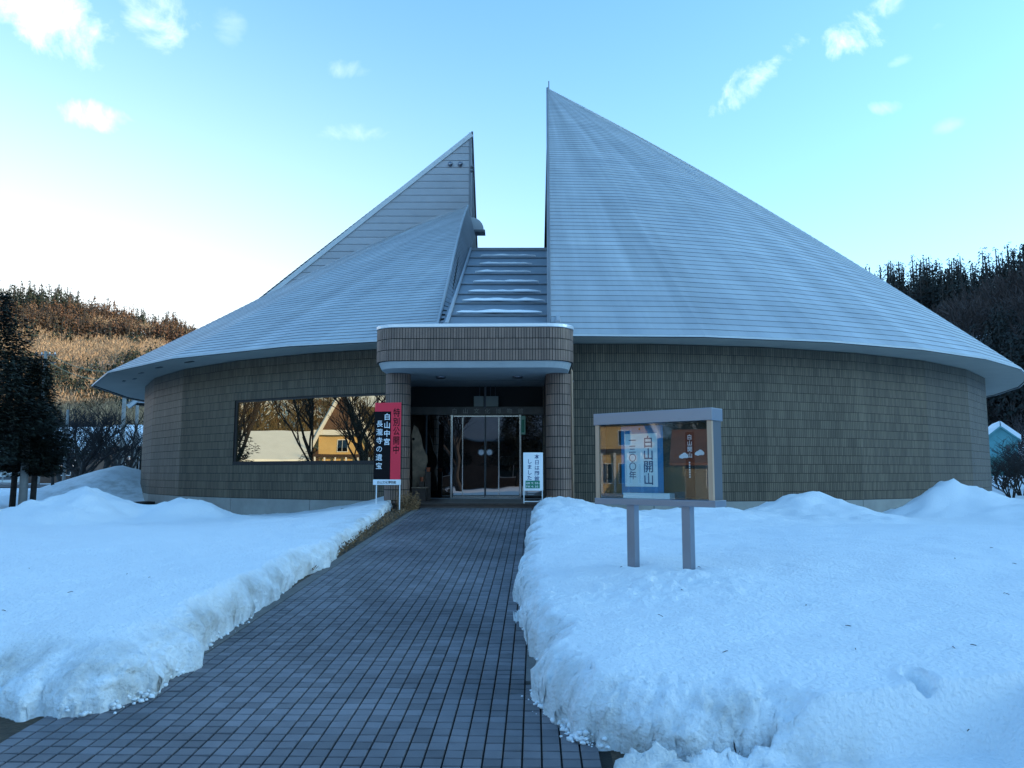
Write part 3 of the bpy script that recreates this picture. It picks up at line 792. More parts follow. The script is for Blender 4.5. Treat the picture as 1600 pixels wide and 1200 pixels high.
def gables():
    # flat clad gable under the rear left peak: horizontal boards
    yg = CY + .12
    left = Vector((GL.x, yg, EZT)); apex = Vector((AP2.x, yg, AP2.z - .05))
    xr = AP2.x - .02
    back = MB(); back.quad(Vector((left.x, yg + .05, EZT - .05)), Vector((xr, yg + .05, EZT - .05)), Vector((xr, yg + .05, apex.z)), Vector((left.x, yg + .05, EZT)))
    g = back.build('gable_wall', M['dark'], mus)
    z0 = EZT; n = 38; H = apex.z - EZT
    for k in range(n):
        za = z0 + H * k / n; zb = z0 + H * (k + 1) / n - .018
        xa = left.x + (apex.x - left.x) * (za - EZT) / H; xb = left.x + (apex.x - left.x) * (zb - EZT) / H
        if zb > apex.z - .05: break
        m = MB(); y0, y1 = yg - .03, yg + .03
        m.quad((xa, y0, za), (xr, y0, za), (xr, y0 + .012, zb), (xb, y0 + .012, zb)); m.quad((xa, y1, za), (xr, y1, za), (xr, y0, za), (xa, y0, za)); m.quad((xb, y0 + .012, zb), (xr, y0 + .012, zb), (xr, y1, zb), (xb, y1, zb))
        m.build('siding_board', M['siding'], g)
    # rake trim along the sloping edge and corner trim
    m = MB(); a = Vector((left.x - .1, yg - .09, left.z - .1)); b = Vector((apex.x - .05, yg - .09, apex.z + .0)); d = b - a
    nrm = Vector((d.z, 0, -d.x)).normalized() * -1
    if nrm.z > 0: nrm = -nrm
    m.box(a, d, Vector((0, .14, 0)), nrm * .22); m.build('rake_trim', M['fascia'], mus)
    m = MB(); m.box((xr - .10, yg - .06, 9), (.12, 0, 0), (0, .1, 0), (0, 0, apex.z - 9)); m.build('corner_trim', M['siding2'], mus)
    # right-hand cut face of the rear shell, seen as a sliver: vertical boards
    v_end = VB[-1]; x1 = AP2.x; prev = None; nb = 26
    # clad face running back from the peak
    for k in range(nb):
        t0, t1 = k / nb, (k + .9) / nb; y0 = yg + .05 + (v_end.y - yg) * t0; y1 = yg + .05 + (v_end.y - yg) * t1
        za = AP2.z + (EZT - AP2.z) * t0; zb = AP2.z + (EZT - AP2.z) * t1
        m = MB(); m.box((x1, y0, 4), (.04, 0, 0), (0, y1 - y0, 0), (0, 0, 1)) if False else None
        m.quad((x1, y0, 4), (x1, y1, 4), (x1, y1, zb), (x1, y0, za)); m.quad((x1 + .02, y1, 4), (x1, y1, 4), (x1, y1, zb), (x1 + .02, y1, zb)); m.build('siding_board', M['siding2'], g)
    m = MB(); m.tube([(x1 + .03, yg, AP2.z + .02), (x1 + .03, v_end.y, EZT)], .05, 6); m.build('verge_trim', M['siding2'], mus)
    # clad cut face of the lower front shell: boards run down from its upper edge to the flat roof
    top_a, top_b = AP3 + Vector((.03, 0, 0)), VL[0] + Vector((.02, 0, 0))
    A = W(735, 392, 31.5); B = W(701, 500, 20.2); B = B + (B - A) * .09
    top_end = AP3; nn = 44; cf = None
    bk = MB(); bk.quad(top_a + Vector((-.03, 0, -.02)), top_b + Vector((-.03, 0, -.02)), B + Vector((-.03, 0, -.3)), A + Vector((-.03, 0, -.3))); cf = bk.build('cut_wall', M['dark'], mus)
    bot0 = W(733, 345, 36.8)
    A2_ = A + (A - B).normalized() * 5
    for k in range(nn):
        t0, t1 = k / nn, (k + .70) / nn
        f = lambda t: top_a.lerp(top_b, t) + UP * (.36 * 1.3 * (1 - t) * math.sin(PI * (1 - t)))
        h = lambda t: A2_.lerp(B, t)
        m = MB(); m.quad(f(t0), f(t1), h(t1), h(t0)); off = Vector((-.05, 0, 0)); m.quad(f(t1), f(t1) + off, h(t1) + off, h(t1)); m.quad(f(t0) + off, f(t0), h(t0), h(t0) + off)
        m.build('siding_board', M['siding2'], cf)
    # edge trim
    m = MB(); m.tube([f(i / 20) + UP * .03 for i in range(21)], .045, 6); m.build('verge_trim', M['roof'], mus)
    # right shell cut wall (almost edge on)
    n = 30; cw = MB(); a0 = VR[0]; cwp = None
    bk = MB(); bk.quad(a0, AP1, Vector((AP1.x, AP1.y, 4)), Vector((a0.x, a0.y, 4))); cwp = bk.build('cut_wall', M['dark'], mus)
    for k in range(n):
        t0, t1 = k / n, (k + .9) / n; off = Vector((-.03, 0, 0))
        pa = a0.lerp(AP1, t0) + UP * .36 * math.sin(PI * t0); pb = a0.lerp(AP1, t1) + UP * .36 * math.sin(PI * t1)
        m = MB(); m.quad(pa + off, pb + off, Vector((pb.x, pb.y, 4)) + off, Vector((pa.x, pa.y, 4)) + off); m.quad(pb + off, pb, Vector((pb.x, pb.y, 4)), Vector((pb.x, pb.y, 4)) + off); m.build('siding_board', M['siding2'], cwp)
    m = MB(); m.tube([a0.lerp(AP1, i / 20) + UP * (.36 * math.sin(PI * i / 20) + .02) + Vector((-.03, 0, 0)) for i in range(21)], .05, 6); m.build('verge_trim', M['siding2'], mus)
    # the stepped flat roof between the shells
    fr0 = MB(); F0l, F0r = W(696, 512, 19.3), W(866, 512, 19.3); F1l, F1r = W(735, 392, 31.5), W(853, 392, 31.5)
    F1l.x -= .1; F0l.x -= .1; F1r.x += .12; F0r.x += .1
    fr0.quad(F0l + UP * -.12, F0r + UP * -.12, F1r + UP * -.12, F1l + UP * -.12); fr0.quad(F1l, F1r, F1r + Vector((0, 6, -6)), F1l + Vector((0, 6, -6)))
    fl = fr0.build('flat_roof', M['dark'], mus)
    pys = [522, 494.5, 475.5, 461, 445.3, 429.5, 416.6, 403.8, 392]
    def at_row(py):
        r = ray(800, py); s0 = F0l.z; z0, z1, y0, y1 = F0l.z, F1l.z, F0l.y, F1l.y; k = (z1 - z0) / (y1 - y0)
        y = (z0 - k * y0 - EYE) / (r.z / r.y - k); return (y - y0) / (y1 - y0)
    ts = [at_row(p) for p in pys]
    for i in range(len(ts) - 1):
        t0, t1 = ts[i], ts[i + 1]; m = MB(); g_ = .05
        a, b, c, d = F0l.lerp(F1l, t0) + UP * g_, F0r.lerp(F1r, t0) + UP * g_, F0r.lerp(F1r, t1), F0l.lerp(F1l, t1)
        m.quad(a, b, c, d); m.quad(a - UP * .03, b - UP * .03, b, a); q = Vector((0, .1, 0)); m.quad(a - UP * .03 + q, b - UP * .03 + q, b - UP * .03, a - UP * .03); m.build('roof_panel', M['flat'], fl)
        if i < 7:
            # snow left along each seam, thin uneven ribbon
            py = pys[i + 1]; rnd = random.Random(i * 7 + 1)
            spans = {0: (712, 848, 9), 1: (721, 852, 9), 2: (730, 846, 8.5), 3: (738, 843, 7), 4: (741, 830, 5.5), 5: (748, 832, 5), 6: (750, 838, 5)}[i]
            tt = t1 - (t1 - t0) * .03; tl = t1 - (t1 - t0) * .42
            yb = F0l.lerp(F1l, tt).y; x0 = (spans[0] - 800) / F * yb * 1.0; x1 = (spans[1] - 800) / F * yb
            nseg = 40; V = []; Fc = []
            for j in range(nseg + 1):
                u = j / nseg; x = x0 + (x1 - x0) * u; w = min(1, (u * 6)) ** .6 * min(1, (1 - u) * 6) ** .6
                wd = w * (.55 + .45 * float(fbm(u * 5 + i * 3, i * 1.7, 0, 3, 4)) + .35)
                tb = t1 + .004 ; 
                th = t1 + (.30 * max(.08, wd)) * (spans[2] / 9) * .06
                lo = F0l.lerp(F1l, t1); hi = F0l.lerp(F1l, min(1.0, th))
                h = .02 + .035 * wd
                V += [(x, lo.y - .02, lo.z + .11), (x, lo.y - .02, lo.z + .11 + h * .7), (x, (lo.y + hi.y) / 2, (lo.z + hi.z) / 2 + .10 + h), (x, hi.y, hi.z + .08)]
            for j in range(nseg):
                for q in range(3): a_ = j * 4 + q; Fc.append((a_, a_ + 4, a_ + 5, a_ + 1))
            so = raw('snow_ribbon', V, Fc, M['snow'], None, True)
            where = ['lowest ribbon of snow, just above the entrance canopy', 'second ribbon of snow up from the entrance canopy', 'third ribbon of snow up from the entrance canopy', 'middle ribbon of snow on the stepped metal roof', 'thin ribbon of snow, third from the top edge of the stepped roof', 'broken thin ribbon of snow, second from the top edge of the stepped roof', 'topmost ribbon of snow below the skyline of the stepped roof'][i]
            tag(so, where, 'snow', 'ribbons of snow on the stepped roof')
    # side gutters of the flat roof
    m = MB(); m.tube([F0r + UP * .12, F1r + UP * .12], .07, 6); m.build('gutter_trim', M['siding'], mus)
    m = MB(); m.tube([F0l + Vector((.12, 0, .10)), F1l + Vector((.12, 0, .10))], .05, 6); m.build('gutter_trim', M['siding'], mus)
    m = MB(); m.box(F1l + Vector((0, -.05, 0)), F1r - F1l, (0, .12, 0), (0, 0, .12)); m.build('ridge_cap', M['flat'], mus)
    # hood, lamps, rod
    hp = W(746, 362, 38.0); m = MB(); V = []; prof = [(0, 0), (0, .62)] + [(.62 * math.sin(a), .62 * math.cos(a)) for a in [R(x) for x in (15, 30, 45, 60, 75, 90)]]
    k = len(prof)
    for yy in (-.32, .32):
        for (px_, pz_) in prof: V.append((hp.x - .30 + px_, hp.y + yy, hp.z + pz_))
    Fc = [tuple(range(k)), tuple(reversed(range(k, 2 * k)))] + [(i, (i + 1) % k, k + (i + 1) % k, k + i) for i in range(k)]
    raw('vent_hood', V, Fc, M['fascia'], mus)
    m = MB(); m.box((hp.x - .34, hp.y - .36, hp.z - .10), (.72, 0, 0), (0, .72, 0), (0, 0, .10)); m.build('vent_rim', M['siding2'], mus)
    m = MB(); m.box((hp.x - .42, hp.y - .36, hp.z - .12), (.10, 0, 0), (0, .72, 0), (0, 0, .84)); m.build('vent_flange', M['siding2'], mus)
    for px_, py_ in ((703.5, 256), (719, 256)):
        c = W(px_, py_, yg - .14); m = MB(); m.tube([c + Vector((0, .12, 0)), c + Vector((0, .02, 0)), c, c + Vector((0, -.05, 0)), c + Vector((0, -.08, 0))], [.10, .12, .12, .08, .02], 10); m.build('round_vent', M['steel'], mus, smooth=True)
    for px_, py_ in ((738.3, 261), (738.6, 267), (729, 343), (726, 349), (729, 352)):
        c = W(px_, py_, 37.5); m = MB(); m.tube([c + Vector((-.1, .05, 0)), c, c + Vector((.07, -.04, 0))], [.07, .08, .03], 8); m.build('round_vent', M['steeldark'], mus, smooth=True)
    c = AP1; m = MB(); m.tube([c - UP * .2 + Vector((.05, 0, 0)), c + UP * .38 + Vector((.05, 0, 0))], .025, 6); m.build('lightning_rod', M['steeldark'], mus)
    # dark cable down the cut face
    m = MB(); m.tube([W(729, 352, 36), W(731, 362, 35), W(735, 378, 33), W(735, 391, 31.6)], .035, 5); m.build('cable', M['black'], mus)
gables()

# ---- entrance canopy
def tile_run(mb_list, pts, z0, rows, tw, ch, mat_, parent, single, jx=.013, jz=.017, name='tile', depth=.012):
    """tiles along a polyline (outside on the right-hand side walking pts)"""
    ln = [0]
    for a, b in zip(pts[:-1], pts[1:]): ln.append(ln[-1] + (b - a).length)
    tot = ln[-1]; n = round(tot / tw); tw = tot / n
    def at(s):
        s = min(max(s, 0), tot - 1e-6)
        i = max(k for k in range(len(ln) - 1) if ln[k] <= s); return pts[i].lerp(pts[i + 1], (s - ln[i]) / (ln[i + 1] - ln[i]))
    for i in range(n):
        p, q = at(i * tw + jx / 2), at((i + 1) * tw - jx / 2); e = q - p; nm = Vector((e.y, -e.x, 0)).normalized()
        for r in range(rows):
            m = MB() if single else mb_list; m.box(p + UP * (z0 + r * ch + jz / 2), e, nm * depth, UP * (ch - jz))
            if single: m.build(name, mat_, parent)
def build_canopy():
    s0, s1 = 16.75, 20.9; zb = W(740, 563, 16.75).z; zt = zb + 3 * .238
    l0, l1 = W(588, 530, 17.2).x - PE.x * 17.2 , W(895, 530, 17.2).x - PE.x * 17.2
    rr = .55; pts = []
    for k in range(9):
        a = R(90 * k / 8); pts.append(P(l0 + rr - rr * math.cos(a), s0 + rr - rr * math.sin(a), 0))
    for k in range(9):
        a = R(90 * k / 8); pts.append(P(l1 - rr + rr * math.sin(a), s0 + rr - rr * math.cos(a), 0))
    pl = [P(l0, 19.3, 0)] + pts + [P(l1, 19.3, 0)]
    can = MB(); poly = [(p.x, p.y) for p in pl[1:-1]] + [(P(l1, s1, 0).x, P(l1, s1, 0).y), (P(l0, s1, 0).x, P(l0, s1, 0).y)]
    cpoly = lambda k, e1=19.4: [((p.x - cc.x) * k + cc.x, (p.y - cc.y) * k + cc.y) for p in pl]
    cc = P((l0 + l1) / 2, 18.6, 0)
    m = MB(); m.prism([(p.x, p.y) for p in pl], zb, zt); c = m.build('canopy', M['joint'], mus)
    tile_run(None, pl, zb, 3, .06, .238, M['tile2'], c, True)
    m = MB(); m.prism(cpoly(1.012), zt + .002, zt + .085); m.build('coping', M['coping'], c, bevel=.015)
    # stepped soffit ring and flat ceiling that runs back to the doors
    k0 = .985; k1 = .955
    a = cpoly(k0); b = cpoly(k1); m = MB(); n = len(a)
    for i in range(n - 1):
        m.quad((*a[i], zb - .002), (*a[i + 1], zb - .002), (*b[i + 1], zb - .14), (*b[i], zb - .14))
    m.f.append(tuple(range(len(m.v), len(m.v) + n))); m.v += [(*q, zb - .14) for q in b]; m.m.append(0)
    m.quad(P(-3.3, 19.3, zb - .141), P(.95, 19.3, zb - .141), P(.95, 20.9, zb - .141), P(-3.3, 20.9, zb - .141))
    m.build('canopy_ceiling', M['csoffit'], c)
    for l in (W(689, 580, 18.4).x - .53, W(809, 580, 18.4).x - .53):
        q = MB(); p = P(l, 18.4, zb - .1435); q.tube([p, p - UP * .03, p - UP * .05], [.12, .12, .09], 16); q.build('downlight', M['steel'], c)
    # columns
    for px_ in (621, 873):
        p = W(px_, 700, 18.05); rad = .272; p.z = 0
        q = MB(); ptsc = [p + Vector((rad * math.cos(R(a)), rad * math.sin(R(a)), 0)) for a in range(0, 360, 12)]
        q.prism([(v.x, v.y) for v in ptsc], .6, zb - .14); col = q.build('column', M['joint'], mus)
        t = MB(); rows = int((zb - .14 - .95) / .236); tile_run(t, ptsc + [ptsc[0]], zb - .14 - .236 * (rows + 1), rows + 1, .0595, .236, None, None, False); t.build('column_tiles', M['tile2'], col, kind='stuff')
    return zb - .141
CZ = build_canopy()

def build_entrance():
    S = 20.6; zf = FLOOR
    step = MB(); step.box(P(-3.35, PEND + .02, .6), PR * 4.3, PE * 3.2, UP * (zf - .6)); step.build('porch_floor', M['porch'], mus)
    nose = MB(); nose.box(P(-3.35, PEND - .02, zf - .035), PR * 4.3, PE * .12, UP * .037); nose.build('step_nosing', M['wooddark'], mus)
    # dark vestibule shell
    m = MB()
    lL, lR = -3.28, .22
    m.box(P(lL - .2, 17.9 + .6, zf), PR * .2, PE * 3.4, UP * (CZ - zf)); m.box(P(lR + .02, 18.4, zf), PR * .22, PE * 3.2, UP * (CZ - zf)); m.box(P(lL, 21.4, zf), PR * 3.7, PE * .1, UP * (CZ - zf))
    m.build('entrance_wall', M['wooddark'], mus)
    X = lambda px_: (px_ - 800) / F * S - PE.x * S
    Zp = lambda py_: W(800, py_, S).z
    dz0, dz1 = Zp(777), Zp(648)
    lin = MB(); lin.box(P(lL, S - .12, dz1), PR * (lR - lL), PE * .2, UP * (Zp(636) - dz1)); lo = lin.build('lintel', mat('lintel_stone', (.06, .055, .05), rough=.4, var=.3, vscale=4), mus)
    lettering('白山文化博物館', P(X(706), S - .125, dz1 + .035), PR, .145, 'concrete', lo, spacing=1.95)
    # posts and glazed leaves
    def post(px_, w, mt='chrome', d=.06, z1=dz1, nm='door_post'):
        q = MB(); q.box(P(X(px_) - w / 2, S - .03, zf), PR * w, PE * d, UP * (z1 - zf)); q.build(nm, M[mt], mus, bevel=.004)
    post(705.5, .055); post(813, .055); post(666, .03, 'steeldark'); post(849, .04, 'steeldark')
    for a, b in ((669, 703), (816, 847)):
        q = MB(); q.box(P(X(a), S, zf + .06), PR * (X(b) - X(a)), PE * .01, UP * (dz1 - zf - .07)); q.build('side_light', M['doorglass'], mus)
    for a, b, hx, tl in ((708, 757.5, 752, .004), (758.5, 811, 765, -.004)):
        q = MB(); w = X(b) - X(a); q.box(P(X(a), S + tl, zf + .05), PR * w, PE * .012, UP * (dz1 - zf - .07)); dr = q.build('door', M['doorglass'], mus)
        f_ = MB(); f_.box(P(X(a), S - .02, zf + .02), PR * w, PE * .04, UP * .05); f_.box(P(X(a), S - .02, dz1 - .05), PR * w, PE * .04, UP * .03); f_.build('door_rail', M['chrome'], dr)
        f_ = MB(); edge = X(757) if a < 750 else X(758.6); f_.box(P(edge, S - .018, zf + .07), PR * .018, PE * .03, UP * (dz1 - zf - .13)); f_.build('door_stile', M['steeldark'], dr)
        c = P(X(hx), S - .05, Zp(707)); h_ = MB(); h_.tube([c + PE * .04, c, c - PE * .012], [.085, .095, .07], 16); h_.build('door_handle', M['steel'], dr, smooth=False)
    q = MB(); q.box(P(X(665), S - .03, zf + .0), PR * (X(850) - X(665)), PE * .05, UP * .02); q.build('threshold', M['steel'], mus)
    for px_ in (723, 779.5):
        q = MB(); q.box(P(X(px_) - .012, S - .034, dz0 + .05), PR * .024, PE * .02, UP * (dz1 - dz0 - .12)); q.build('bright_upright', M['chrome'], mus)  # bright upright added on the glass for the vertical bars seen in it
    # header rail with hanging rods
    q = MB(); q.box(P(X(655), S - .14, Zp(603)), PR * (X(853) - X(655)), PE * .05, UP * .035); rail = q.build('header_rail', M['steeldark'], mus)
    for px_ in (690, 719, 751, 790, 819): 
        q = MB(); q.box(P(X(px_), S - .145, Zp(603) + .036), PR * .03, PE * .05, UP * .05); q.build('rail_bracket', M['steeldark'], rail)
    q = MB(); q.box(P(X(757), S - .15, Zp(637)), PR * .045, PE * .045, UP * (CZ - Zp(637))); q.build('mullion', M['steeldark'], mus)
    q = MB(); q.box(P(lL, S + .01, Zp(636)), PR * (lR - lL), PE * .02, UP * (CZ - Zp(636))); q.build('transom', M['dark'], mus)
    # hanging pale panels
    for a, b, side in ((741, 756, 'left'), (760, 779, 'right')):
        t = thing('hanging_sign', P(X((a + b) / 2), S - .2, Zp(636)), f'pale blank square board hanging over the glass doors, {side} of the centre post', 'sign', 'pale boards hanging over the doors')
        q = MB(); q.box(P(X(a), S - .2, Zp(636)), PR * (X(b) - X(a)), PE * .03, UP * (Zp(620) - Zp(636))); q.build('panel', mat('pale_panel', (.20, .22, .20), rough=.6), t)
        for u in (.35, .75) if side == 'right' else (.6, ):
            q = MB(); p = P(X(a) + (X(b) - X(a)) * u, S - .185, Zp(620)); q.tube([p, p + UP * (Zp(603) - Zp(620))], .006, 5); q.build('hanging_rod', M['steeldark'], t)
    # green upright notice on the door post
    t = thing('vertical_sign', P(X(817), S - .1, Zp(678)), 'narrow green and white upright notice beside the glass doors', 'sign')
    q = MB(); q.box(P(X(813.5), S - .1, Zp(679)), PR * (X(821) - X(813.5)), PE * .012, UP * (Zp(650) - Zp(679))); q.build('board', mat('pale_green', (.22, .42, .33), rough=.6), t)
    q = MB(); q.box(P(X(815), S - .104, Zp(676)), PR * (X(819.5) - X(815)), PE * .003, UP * (Zp(656) - Zp(676))); q.build('print_block', M['green'], t)
    # downspout
    t = MB(); a = W(892, 578, 18.5); b = W(897, 786, 18.7)
    p0 = W(888, 573, 18.35); p1 = W(893, 580, 18.5); t.tube([p0, p0.lerp(p1, .6) + UP * .02, p1, Vector((p1.x + .01, p1.y, .95))], .032, 8)
    t.build('downspout', M['beige'], mus, smooth=True)

def lettering(txt, origin, ex, size, mname, parent, vertical=False, spacing=1.0, bold=.0, name='lettering', up=UP, slant=0, thick=.0008, stretch=1.0):
    """flat printed characters: ex = reading direction, up = vertical; one mesh"""
    V = []; Fc = []; ez = up; nrm = ex.cross(ez).normalized()     # points to the reader
    for i, ch in enumerate(txt):
        if ch == ' ': continue
        cu = bpy.data.curves.new('t', 'FONT'); cu.body = ch; cu.size = size; cu.offset = bold * size; cu.extrude = 0; cu.resolution_u = 3
        if slant: cu.shear = slant
        ob = bpy.data.objects.new('t', cu); COL.objects.link(ob); bpy.context.view_layer.update()
        me = bpy.data.meshes.new_from_object(ob.evaluated_get(bpy.context.evaluated_depsgraph_get()))
        vs = [v.co.copy() for v in me.vertices]; b = len(V)
        for v in vs:
            x, y = v.x, v.y * stretch
            if vertical: p = origin + ex * x + ez * (y - i * size * spacing)
            else: p = origin + ex * (x + i * size * spacing) + ez * y
            V.append(tuple(p + nrm * thick))
        Fc += [tuple(b + k for k in pl.vertices) for pl in me.polygons]
        bpy.data.objects.remove(ob); bpy.data.curves.remove(cu); bpy.data.meshes.remove(me)
    return raw(name, V, Fc, M[mname] if isinstance(mname, str) else mname, parent)
build_entrance()

# ------------------------------------------------------------------ standing banner
def banner():
    Y = 16.9; a = W(586, 640, Y); b = W(627, 640, Y - .12); ex = (Vector((b.x, b.y, 0)) - Vector((a.x, a.y, 0))); w = ex.length; ex.normalize(); ey = Vector((-ex.y, ex.x, 0))
    z0 = W(600, 749, Y).z; z1 = W(600, 629.5, Y).z; zl = W(600, 757.5, Y).z; o = Vector((a.x, a.y, 0)); fr = (ex, ey, UP)
    t = thing('standing_banner', o + UP * .9, 'tall red and black upright signboard with white brush characters by the left column', 'sign')
    h = z1 - z0
    m = MB(); m.box(o + UP * z0, ex * w, ey * .02, UP * h); m.build('board', M['ink'], t)
    m = MB(); m.box(o + UP * (z1 - h * .115) - ey * .003, ex * w * .62, ey * .003, UP * h * .115); m.box(o + ex * w * .62 + UP * z0 - ey * .003, ex * w * .38, ey * .003, UP * h); m.build('red_band', M['red'], t)
    m = MB(); m.box(o + UP * zl - ey * .012 - ex * .01, ex * (w + .02), ey * .03, UP * (z0 - zl - .002)); pl = m.build('name_plate', M['paper'], t)
    for u in (.05, w - .02):
        m = MB(); m.box(o + ex * u + UP * .75, ex * .02, ey * .02, UP * (zl - .75 - .001)); m.build('leg', M['white'], t)
    s = .165
    lettering('特別公開中', o + ex * (w * .70) + UP * (z1 - h * .115 - .10) - ey * .004, ex, s * .92, 'ink', t, True, 1.28, .012, stretch=1.25)
    lettering('白山中宮', o + ex * (w * .345) + UP * (z1 - h * .22) - ey * .001, ex, s * .90, 'paper', t, True, 1.18, .016)
    lettering('長瀧寺の遺宝', o + ex * (w * .06) + UP * (z1 - h * .31) - ey * .001, ex, s * .90, 'paper', t, True, 1.19, .006)
    lettering('白山文化博物館', o + ex * (w * .13) + UP * (zl + .028) - ey * .0125, ex, .062, 'ink', pl, False, .98, .012)
banner()

# ------------------------------------------------------------------ closed sign
def closed():
    Y = 17.5; a = W(817.5, 760, Y); b = W(848.5, 760, Y); ex = Vector((1, 0, 0)); ey = Vector((0, 1, 0)); w = b.x - a.x
    z0 = W(830, 767, Y).z; z1 = W(830, 707, Y).z; o = Vector((a.x, a.y, 0)); gz = W(830, 786.5, Y).z
    t = thing('closed_sign', o + UP * gz, 'white upright stand sign with dark characters and green hours box at the porch step', 'sign')
    m = MB(); m.box(o + UP * z0, ex * w, ey * .04, UP * (z1 - z0)); m.build('board', M['paper'], t, bevel=.012)
    m = MB(); m.box(o + ex * .05 + UP * (z0 + .055) - ey * .004, ex * (w - .12), ey * .004, UP * .165); g = m.build('hours_box', M['green'], t, bevel=.0018)
    for u in (.006, w - .026):
        m = MB(); m.box(o + ex * u + ey * .01 + UP * gz, ex * .02, ey * .02, UP * (z0 - gz - .001)); m.build('leg', M['white'], t)
    m = MB(); m.box(o + ex * .027 + ey * .01 + UP * (gz + .03), ex * (w - .054), ey * .02, UP * .02); m.build('cross_bar', M['white'], t)
    lettering('本日は閉館', o + ex * (w * .565) + UP * (z1 - .135), ex, .112, 'bluedark', t, True, 1.06, .014)
    lettering('しました', o + ex * (w * .19) + UP * (z1 - .235), ex, .112, 'bluedark', t, True, 1.06, .014)
    lettering('AM 9:00~', o + ex * (.062) + UP * (z0 + .145) - ey * .004, ex, .062, 'paper', g, False, .62, .01)
    lettering('PM 4:30', o + ex * (.062) + UP * (z0 + .072) - ey * .004, ex, .062, 'paper', g, False, .62, .01)
closed()

# ------------------------------------------------------------------ glazed notice case
def case():
    LX = Vector(((930 - 800) / F * 7.85, 7.85, 0)); ex = Vector((.763, -.647, 0)).normalized(); n = Vector((-ex.y * -1, 0, 0)); n = Vector((ex.y, -ex.x, 0)); ey = -n   # ey points into the case
    ztop = W(930, 647, 7.85).z; zbot = W(930, 787.5, 7.85).z
    w = 1.235
    t = thing('notice_board', LX + ex * w / 2 + ey * .1 + UP * .6, 'brushed steel glazed notice case on two posts standing in the snow', 'notice board')
    hood = .112; tray = .06; d = .19
    m = MB(); m.box(LX - ex * .012 - ey * .012 + UP * (ztop - hood), ex * (w + .024), ey * (d + .024), UP * hood); m.build('hood', M['steel'], t, bevel=.004)
    m = MB(); m.box(LX - ex * .008 - ey * .012 + UP * zbot, ex * (w + .03), ey * (d + .03), UP * tray); m.build('tray', M['steel'], t, bevel=.004)
    z0, z1 = zbot + tray, ztop - hood
    for u in (0, w - .045):
        m = MB(); m.box(LX + ex * u + UP * z0, ex * .045, ey * .03, UP * (z1 - z0)); m.build('frame_post', M['beige'], t)
    for u in (.002, w - .014):
        m = MB(); m.box(LX + ex * u + ey * .032 + UP * z0, ex * .012, ey * (d - .034), UP * (z1 - z0)); m.build('side_panel', M['steeldark'], t)
    m = MB(); m.box(LX + ex * .016 + ey * (d - .03) + UP * z0, ex * (w - .032), ey * .02, UP * (z1 - z0)); m.build('back_panel', M['brownpanel'], t)
    gw = (w - .09) / 2
    for k in range(2):
        m = MB(); m.box(LX + ex * (.046 + k * (gw - .004)) + ey * (.010 + .008 * k) + UP * (z0 + .004), ex * gw, ey * .004, UP * (z1 - z0 - .008)); m.build('glass_pane', M['caseglass'], t)
    for u in (.36, .94):
        m = MB(); p = LX + ex * (u - .05) + ey * .055; m.box(p + UP * .3, ex * .085, ey * .085, UP * (zbot - .302)); m.build('post', M['steel'], t, bevel=.003)
    yb = d - .034
    # blue and white calligraphy poster
    p = thing('poster', LX + ex * .40 + ey * yb + UP * z0, 'blue bordered white calligraphy poster inside the notice case', 'poster')
    pw = .46; px0 = .20; ph = .655
    m = MB(); m.box(LX + ex * px0 + ey * (yb - .003) + UP * (z0 + .035), ex * pw, ey * .002, UP * ph); m.build('backing', M['blue'], p)
    m = MB(); m.box(LX + ex * (px0 + .04) + ey * (yb - .0055) + UP * (z0 + .11), ex * (pw - .10), ey * .002, UP * (ph - .15)); m.build('sheet', M['paper'], p)
    fo = LX + ey * (yb - .0058)
    lettering('白山開山', fo + ex * (px0 + .245) + UP * (z0 + ph - .165), ex, .115, 'bluedark', p, True, 1.02, .012, stretch=1.05)
    lettering('一三〇〇年', fo + ex * (px0 + .085) + UP * (z0 + ph - .135), ex, .085, 'bluedark', p, True, .98, .008)
    c = fo + ex * (px0 + .21) + UP * (z0 + ph + .005); m = MB(); m.tube([c, c - ey * .008], [.012, .008], 8); m.build('pin', M['wooddark'], p)
    # narrow dark hanging scroll
    q = thing('scroll', LX + ex * .93 + ey * yb + UP * z0, 'narrow black scroll with white characters and two little clouds inside the notice case', 'poster')
    m = MB(); m.box(LX + ex * .895 + ey * (yb - .003) + UP * (z0 + .0), ex * .085, ey * .002, UP * (z1 - z0 - .09)); m.build('backing', M['ink'], q)
    fo = LX + ey * (yb - .0032)
    lettering('白山開山', fo + ex * .912 + UP * (z1 - .155), ex, .052, 'paper', q, True, 1.06, .01)
    m = MB()
    for k in range(7): m.box(fo + ex * .926 + UP * (z1 - .375 - k * .022) - ey * .001, ex * .014, ey * .0005, UP * .013)
    m.build('small_print', M['paper'], q)
    for sx, sz in ((-.045, -.31), (.115, -.285)):
        m = MB()
        for (ax, az, r_) in ((0, 0, .022), (.026, .008, .026), (.05, 0, .018), (-.02, -.004, .014)):
            c = fo + ex * (.905 + sx + ax * .9) + UP * (z1 + sz + az); m.tube([c, c - ey * .0015], [r_, r_], 12)
        m.build('cloud_emblem', M['paper'], q)
    # papers lying on the case floor
    m = MB(); m.box(LX + ex * .28 + ey * .05 + UP * (z0 + .002), ex * .5, ey * .09, UP * .05); m.build('shelf_strip', M['white'], t)
case()

